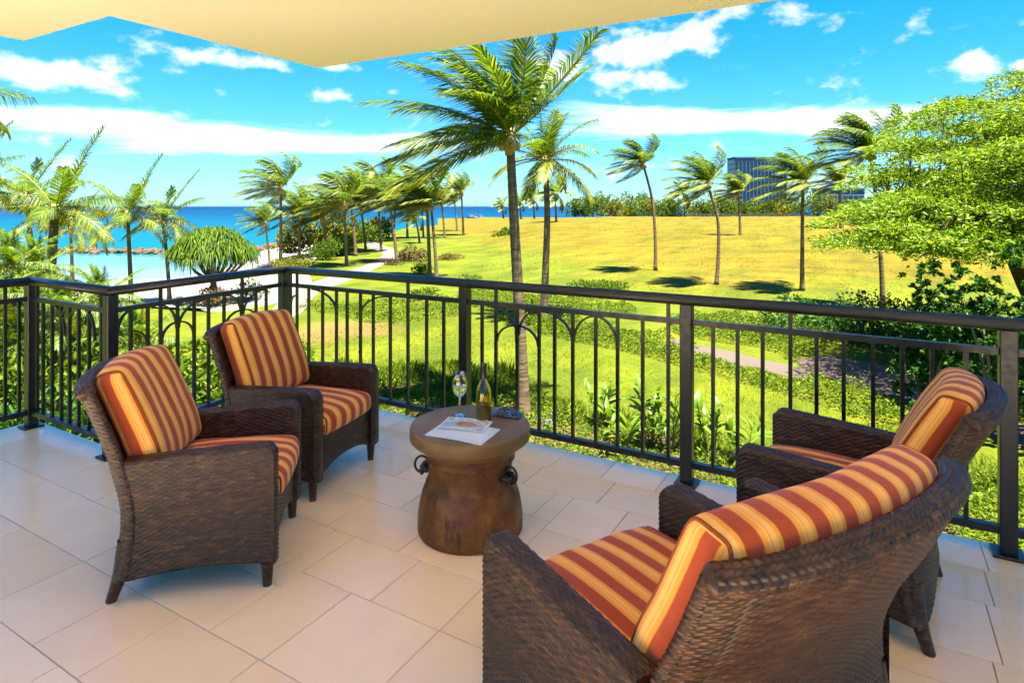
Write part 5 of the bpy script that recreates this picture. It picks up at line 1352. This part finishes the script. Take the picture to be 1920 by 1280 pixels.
cover('ground_cover', BED_NEAR, 520, 0.42, .10, 'cover_leaf', 5)
cover('tall_grass', [(600, 700), (760, 676), (900, 690), (1010, 716), (1100, 760), (1200, 790), (1420, 830), (1420, 870), (1200, 840), (1000, 790), (760, 750), (600, 760)], 420, 0.50, .3, 'cover_leaf', 6, ratio=0.10, blade=True)
cover('ground_cover', [(1800, 905), (2000, 950), (2000, 1080), (1780, 1010)], 500, 0.45, .10, 'cover_leaf', 7)
cover('tall_grass', [(1640, 800), (1800, 845), (2000, 890), (2000, 960), (1800, 930), (1600, 860)], 420, 0.35, .3, 'cover_leaf', 8, ratio=0.10, blade=True)
cover('ground_cover', [(430, 640), (560, 640), (600, 700), (640, 780), (480, 800), (400, 740)], 220, 0.6, .16, 'cover_leaf', 9)
cover('lawn_blades', [(560, 630), (760, 606), (900, 600), (1040, 645), (1290, 695), (1520, 760), (1700, 830), (1480, 850), (1200, 800), (1010, 720), (900, 695), (760, 680), (600, 700)], 90, 0.07, .1, 'blade', 10, ratio=0.16, blade=True)
# dry tufts on the open field
rng = np.random.default_rng(91); nT = 21000
tz_ = 29 * (150 / 29) ** (rng.uniform(0, 1, nT) ** 0.8); tr_ = rng.uniform(-0.05, 0.98, nT) * tz_
keep = np.sin(tr_ * 0.9 + 2 * np.sin(tz_ * .21)) + np.sin(tz_ * 0.55 + 1.7 * np.sin(tr_ * .17)) + rng.normal(0, .7, nT) > -0.2
tr_, tz_ = tr_[keep], tz_[keep]; tx, ty = rz(tr_, tz_)
D = unit(rng.normal(size=(len(tx), 3)) * [.7, .7, .2] + [-.5, -.3, .8])
V, F = leaf_quads(np.stack([tx, ty, GZ + np.maximum(field_h(tr_, tz_), 0)], 1), D, rng.uniform(.05, .13, len(tx)) * (0.8 + tz_ / 90), 0.35, rng)
tag(obj('dry_grass', V, F, M['dry_blade']), kind='stuff')
# lance-leaved ginger plants close to the balcony; every leaf is a part
Lf = []
nl_ = 7
for i in range(nl_):
    s = i / (nl_ - 1); wd = 0.050 * math.sin(math.pi * min(1, s * 0.93 + 0.05)) ** 0.8 + 0.002
    z_ = 0.10 * s - 0.30 * s * s; Lf += [(-wd, 0.42 * s, z_ + 0.3 * wd), (0, 0.42 * s, z_), (wd, 0.42 * s, z_ + 0.3 * wd)]
leaf_me = mesh('leaf', Lf, [(3 * i + k, 3 * i + k + 1, 3 * i + k + 4, 3 * i + k + 3) for i in range(nl_ - 1) for k in (0, 1)], M['ginger'], True)
rng = np.random.default_rng(15)
for lab, px, py, ht, ns in [('lance-leaved ginger plant behind the railing right of the drum table', 1130, 800, 0.85, 4), ('tallest ginger plant left of the middle railing post', 1215, 842, 1.15, 5), ('ginger plant with broad leaves right beside the middle railing post', 1258, 850, 1.0, 4),
                        ('ginger plant just right of the middle railing post', 1335, 862, 1.1, 4), ('low ginger plant behind the right chair armrest', 1400, 880, 0.8, 3), ('low ginger plant left of the two tall ones by the railing', 1168, 850, 0.75, 3)]:
    g_ = gp(px, py); root = empty('ginger_plant', (*g_, GZ), 0, lab, 'plant', 'ginger plants below the railing')
    for s in range(ns):
        a_ = s * 2.1 + px; lean = rng.uniform(.1, .32); top = np.array([math.cos(a_) * lean, math.sin(a_) * lean, ht * rng.uniform(.75, 1.05)])
        b0 = np.array([math.cos(a_) * .06, math.sin(a_) * .06, 0]); Pc = curve([tuple(b0), tuple(b0 + top * [.35, .35, .55]), tuple(b0 + top)], 8)
        V, F = tube(Pc, np.linspace(.012, .006, 8), 6); obj('stem', V, F, M['stem'], root, True)
        for k in range(8):
            f = 0.28 + 0.70 * k / 7; p = np.array([np.interp(f, np.linspace(0, 1, 8), Pc[:, j]) for j in range(3)])
            lo = link('leaf', leaf_me, root); lo.location = p
            lo.rotation_euler = (math.radians(38 + 30 * f + rng.normal(0, 8)), rng.normal(0, .15), a_ + (k % 2) * math.pi + rng.normal(0, .35)); sc = rng.uniform(.75, 1.1) * (1.1 - .35 * abs(f - .6)); lo.scale = (sc,) * 3
# stones by the foot of the tall palm
def rock_mesh(rng, r, sub=2):
    a_ = np.linspace(0, 2 * np.pi, 10, endpoint=False); V = []
    ph = np.linspace(-1.2, 1.35, 6)
    for p in ph:
        for t_ in a_: V.append(np.array([math.cos(t_) * math.cos(p), math.sin(t_) * math.cos(p), math.sin(p) * .7]) * r * rng.uniform(.78, 1.15))
    F = [(10 * i + j, 10 * i + (j + 1) % 10, 10 * (i + 1) + (j + 1) % 10, 10 * (i + 1) + j) for i in range(5) for j in range(10)] + [tuple(range(9, -1, -1)), tuple(range(50, 60))]
    return V, F
rng = np.random.default_rng(31)
for lab, px, py, r in [('pale stone on bare soil right of the tall palm foot', 1042, 783, .16), ('larger white stone beside the tall palm foot', 1058, 779, .20), ('pale flat stone nearest the railing by the palm', 1030, 800, .15), ('small white stone left among the weeds by the palm', 1012, 790, .12), ('white pebble-like stone in the bed before the ginger', 1082, 792, .12)]:
    V, F = rock_mesh(rng, r); o = obj('stone', V, F, M['stone_white']); o.location = (*gp(px, py), GZ + r * .35); tag(o, lab, 'stone', 'pale stones by the palm')
# breakwater rubble and beach rocks
V, F, nn = [], [], 0
line = curve([(-95, 86), (-72, 88), (-58, 89), (-48, 87), (-41, 89.5), (-38, 95), (-37, 103), (-34, 114)], 110)
for p in line:
    for k in range(3):
        v, f = rock_mesh(rng, rng.uniform(.25, .8)); q = rz(p[0] + rng.normal(0, .9), p[1] + rng.normal(0, 1.3)); v = np.array(v) + [q[0], q[1], SEA + rng.uniform(-.1, .35)]
        V.append(v); F += [tuple(i + nn for i in ff) for ff in f]; nn += len(v)
tag(obj('breakwater_rocks', np.concatenate(V), F, M['rock']), kind='stuff')

# ------------------------------------------------------------------ far away: treeline, fence, tower, boats
rng = np.random.default_rng(70)
TX = [(1078, 372, 285), (1096, 362, 290), (1112, 370, 280), (1128, 358, 300), (1144, 366, 290), (1158, 372, 280), (1174, 360, 300), (1190, 368, 285), (1206, 356, 300), (1222, 364, 290), (1240, 370, 285), (1256, 364, 300), (1272, 372, 290), (1300, 364, 300),
      (1318, 372, 290), (1336, 360, 300), (1352, 372, 290), (1372, 366, 310), (1396, 374, 300), (1416, 368, 305), (1438, 374, 300), (1460, 370, 300), (1484, 366, 305), (1508, 358, 300), (1532, 352, 290), (1556, 360, 285), (1584, 366, 280), (1612, 372, 280), (1640, 376, 280)]
ORD = 'first second third fourth fifth sixth seventh eighth ninth tenth eleventh twelfth thirteenth fourteenth fifteenth sixteenth seventeenth eighteenth nineteenth twentieth twenty-first twenty-second twenty-third twenty-fourth twenty-fifth twenty-sixth twenty-seventh twenty-eighth twenty-ninth'.split()
for i, (x, ytop, z) in enumerate(TX):
    h = hz(ytop, z) - GZ; root = empty('far_tree', (*at(x, z), GZ), 0, None, 'tree', 'trees of the far treeline')
    root['label'] = 'bushy far tree beyond the golden field, %s from the sea end of the treeline' % ORD[i]
    rx = rng.uniform(4.6, 7.0); bl = lumps(rng, np.array([0, 0, 0.4]), rx, rx, h * 1.12, 13, 0.0)
    V, F = foliage(rng, bl, 620, 1.25, .5, .3); V[:, 2] = np.clip(V[:, 2], 0.1, h * 1.03); obj('crown', V, F, M[['bush_leaf', 'yellow_leaf', 'bush_leaf', 'cover_leaf'][i % 4]], root)
    mb = MB(); mb.tube([(0, 0, -0.2), (0.1, 0, h * .35), (0, 0, h * .7)], [.35, .25, .12], 6); mb.build('trunk', M['bark_dark'], root)
f0, f1 = np.array(at(1236, 288)), np.array(at(1500, 276))
fe = empty('field_fence', (*f0, GZ), 0, 'low dark fence along the far edge of the golden field', 'fence')
L_ = np.linalg.norm(f1 - f0); d_ = (f1 - f0) / L_; nfp = 26
for k in range(nfp):
    p = d_ * L_ * k / (nfp - 1); mb = MB(); mb.box((p[0] - .09, p[1] - .09, -.1), (p[0] + .09, p[1] + .09, 1.5)); mb.build('post', M['fence'], fe)
for zz_ in (0.5, 0.95, 1.4):
    mb = bar((0, 0), tuple(d_ * L_), .05, zz_ - .12, zz_ + .12); mb.build('fence_rail', M['fence'], fe)
# glass tower
tz = 430.0; tw = 36.0; tx0 = (1379 - 960) / FPX * tz
th_ = hz(294, tz) - GZ
TW = empty('glass_tower', (*rz(tx0, tz), GZ), YAW, 'distant blue glass hotel tower with a grid facade above the treeline', 'building')
mb = MB(); mb.box((0, 0.3, -1), (tw, 16, th_ - 0.8)); mb.build('tower_body', M['tower_frame'], TW)
mb = MB(); mb.box((-.4, -.1, th_ - .8), (tw + .4, 16.4, th_)); mb.build('roof', M['tower_frame'], TW)
nr, nc = 11, 14; cw, chh = tw / nc, (th_ - 1.4) / nr
win = mesh('window', *(lambda: bevel_box((0.32, -0.02, 0.34), (cw - .32, 0.34, chh - .34), 0.05))(), M['glass_blue'])
for r_ in range(nr):
    for c_ in range(nc):
        o = link('window', win, TW); o.location = (c_ * cw, 0, r_ * chh)
winS = mesh('window', *(lambda: bevel_box((-0.3, 0.14, 0.16), (0.02, 15.6 / 5 - .14, chh - .20), 0.05))(), M['glass_blue'])
for r_ in range(nr):
    for c_ in range(5):
        o = link('window', winS, TW); o.location = (0, 0.3 + c_ * 15.6 / 5, r_ * chh)
LB = empty('low_block', (*rz((1540 - 960) / FPX * 400, 400), GZ), YAW, 'low flat-roofed pale block right of the glass tower behind the trees', 'building')
lh = hz(352, 400) - GZ
mb = MB(); mb.box((0, 0, -1), (28, 12, lh - 1)); mb.build('wall', M['tower_frame'], LB); mb = MB(); mb.box((-.6, -.6, lh - 1), (28.6, 12.6, lh)); mb.build('roof', M['tower_frame'], LB)
wl_ = mesh('window', *bevel_box((0.3, -0.15, 0.4), (3.1, 0.1, 2.2), .05), M['glass_blue'])
for r_ in range(3):
    for c_ in range(8):
        o = link('window', wl_, LB); o.location = (0.4 + c_ * 3.4, 0, lh - 4.0 - r_ * 3.4)
# sailing boats at anchor
for lab, x, z, mh in [('leftmost small sailing boat anchored on the sea, bare mast', 884, 330, 9.5), ('middle sailing boat anchored on the sea between two others', 892, 310, 11), ('rightmost sailing boat on the sea with the tallest bare mast', 903, 320, 14)]:
    b_ = empty('sailing_boat', (*at(x, z), SEA), YAW + 0.3, lab, 'boat', 'sailing boats at anchor')
    b_.scale = (.6, .6, .85); st = np.linspace(-1, 1, 11); V = []
    for s in st:
        wd = 1.4 * (1 - abs(s) ** 2.2) + .05; V += [(s * 4.5, -wd, 1.0 + .25 * s * s), (s * 4.4, -wd * .55, -0.3), (s * 4.4, wd * .55, -0.3), (s * 4.5, wd, 1.0 + .25 * s * s)]
    F = [(4 * i + k, 4 * i + (k + 1) % 4, 4 * i + 4 + (k + 1) % 4, 4 * i + 4 + k) for i in range(10) for k in range(4)] + [(3, 2, 1, 0), (40, 41, 42, 43)]
    obj('hull', V, F, M['white'], b_); mb = MB(); mb.box((-1.6, -.8, 1.0), (1.4, .8, 1.7), 0, .15); mb.build('cabin', M['white'], b_)
    mb = MB(); mb.tube([(.5, 0, 1.0), (.5, 0, mh)], [.13, .09], 6); mb.build('mast', M['white'], b_); mb = MB(); mb.tube([(.5, 0, 2.6), (-3.4, 0, 2.7)], [.10, .08], 6); mb.build('boom', M['white'], b_)
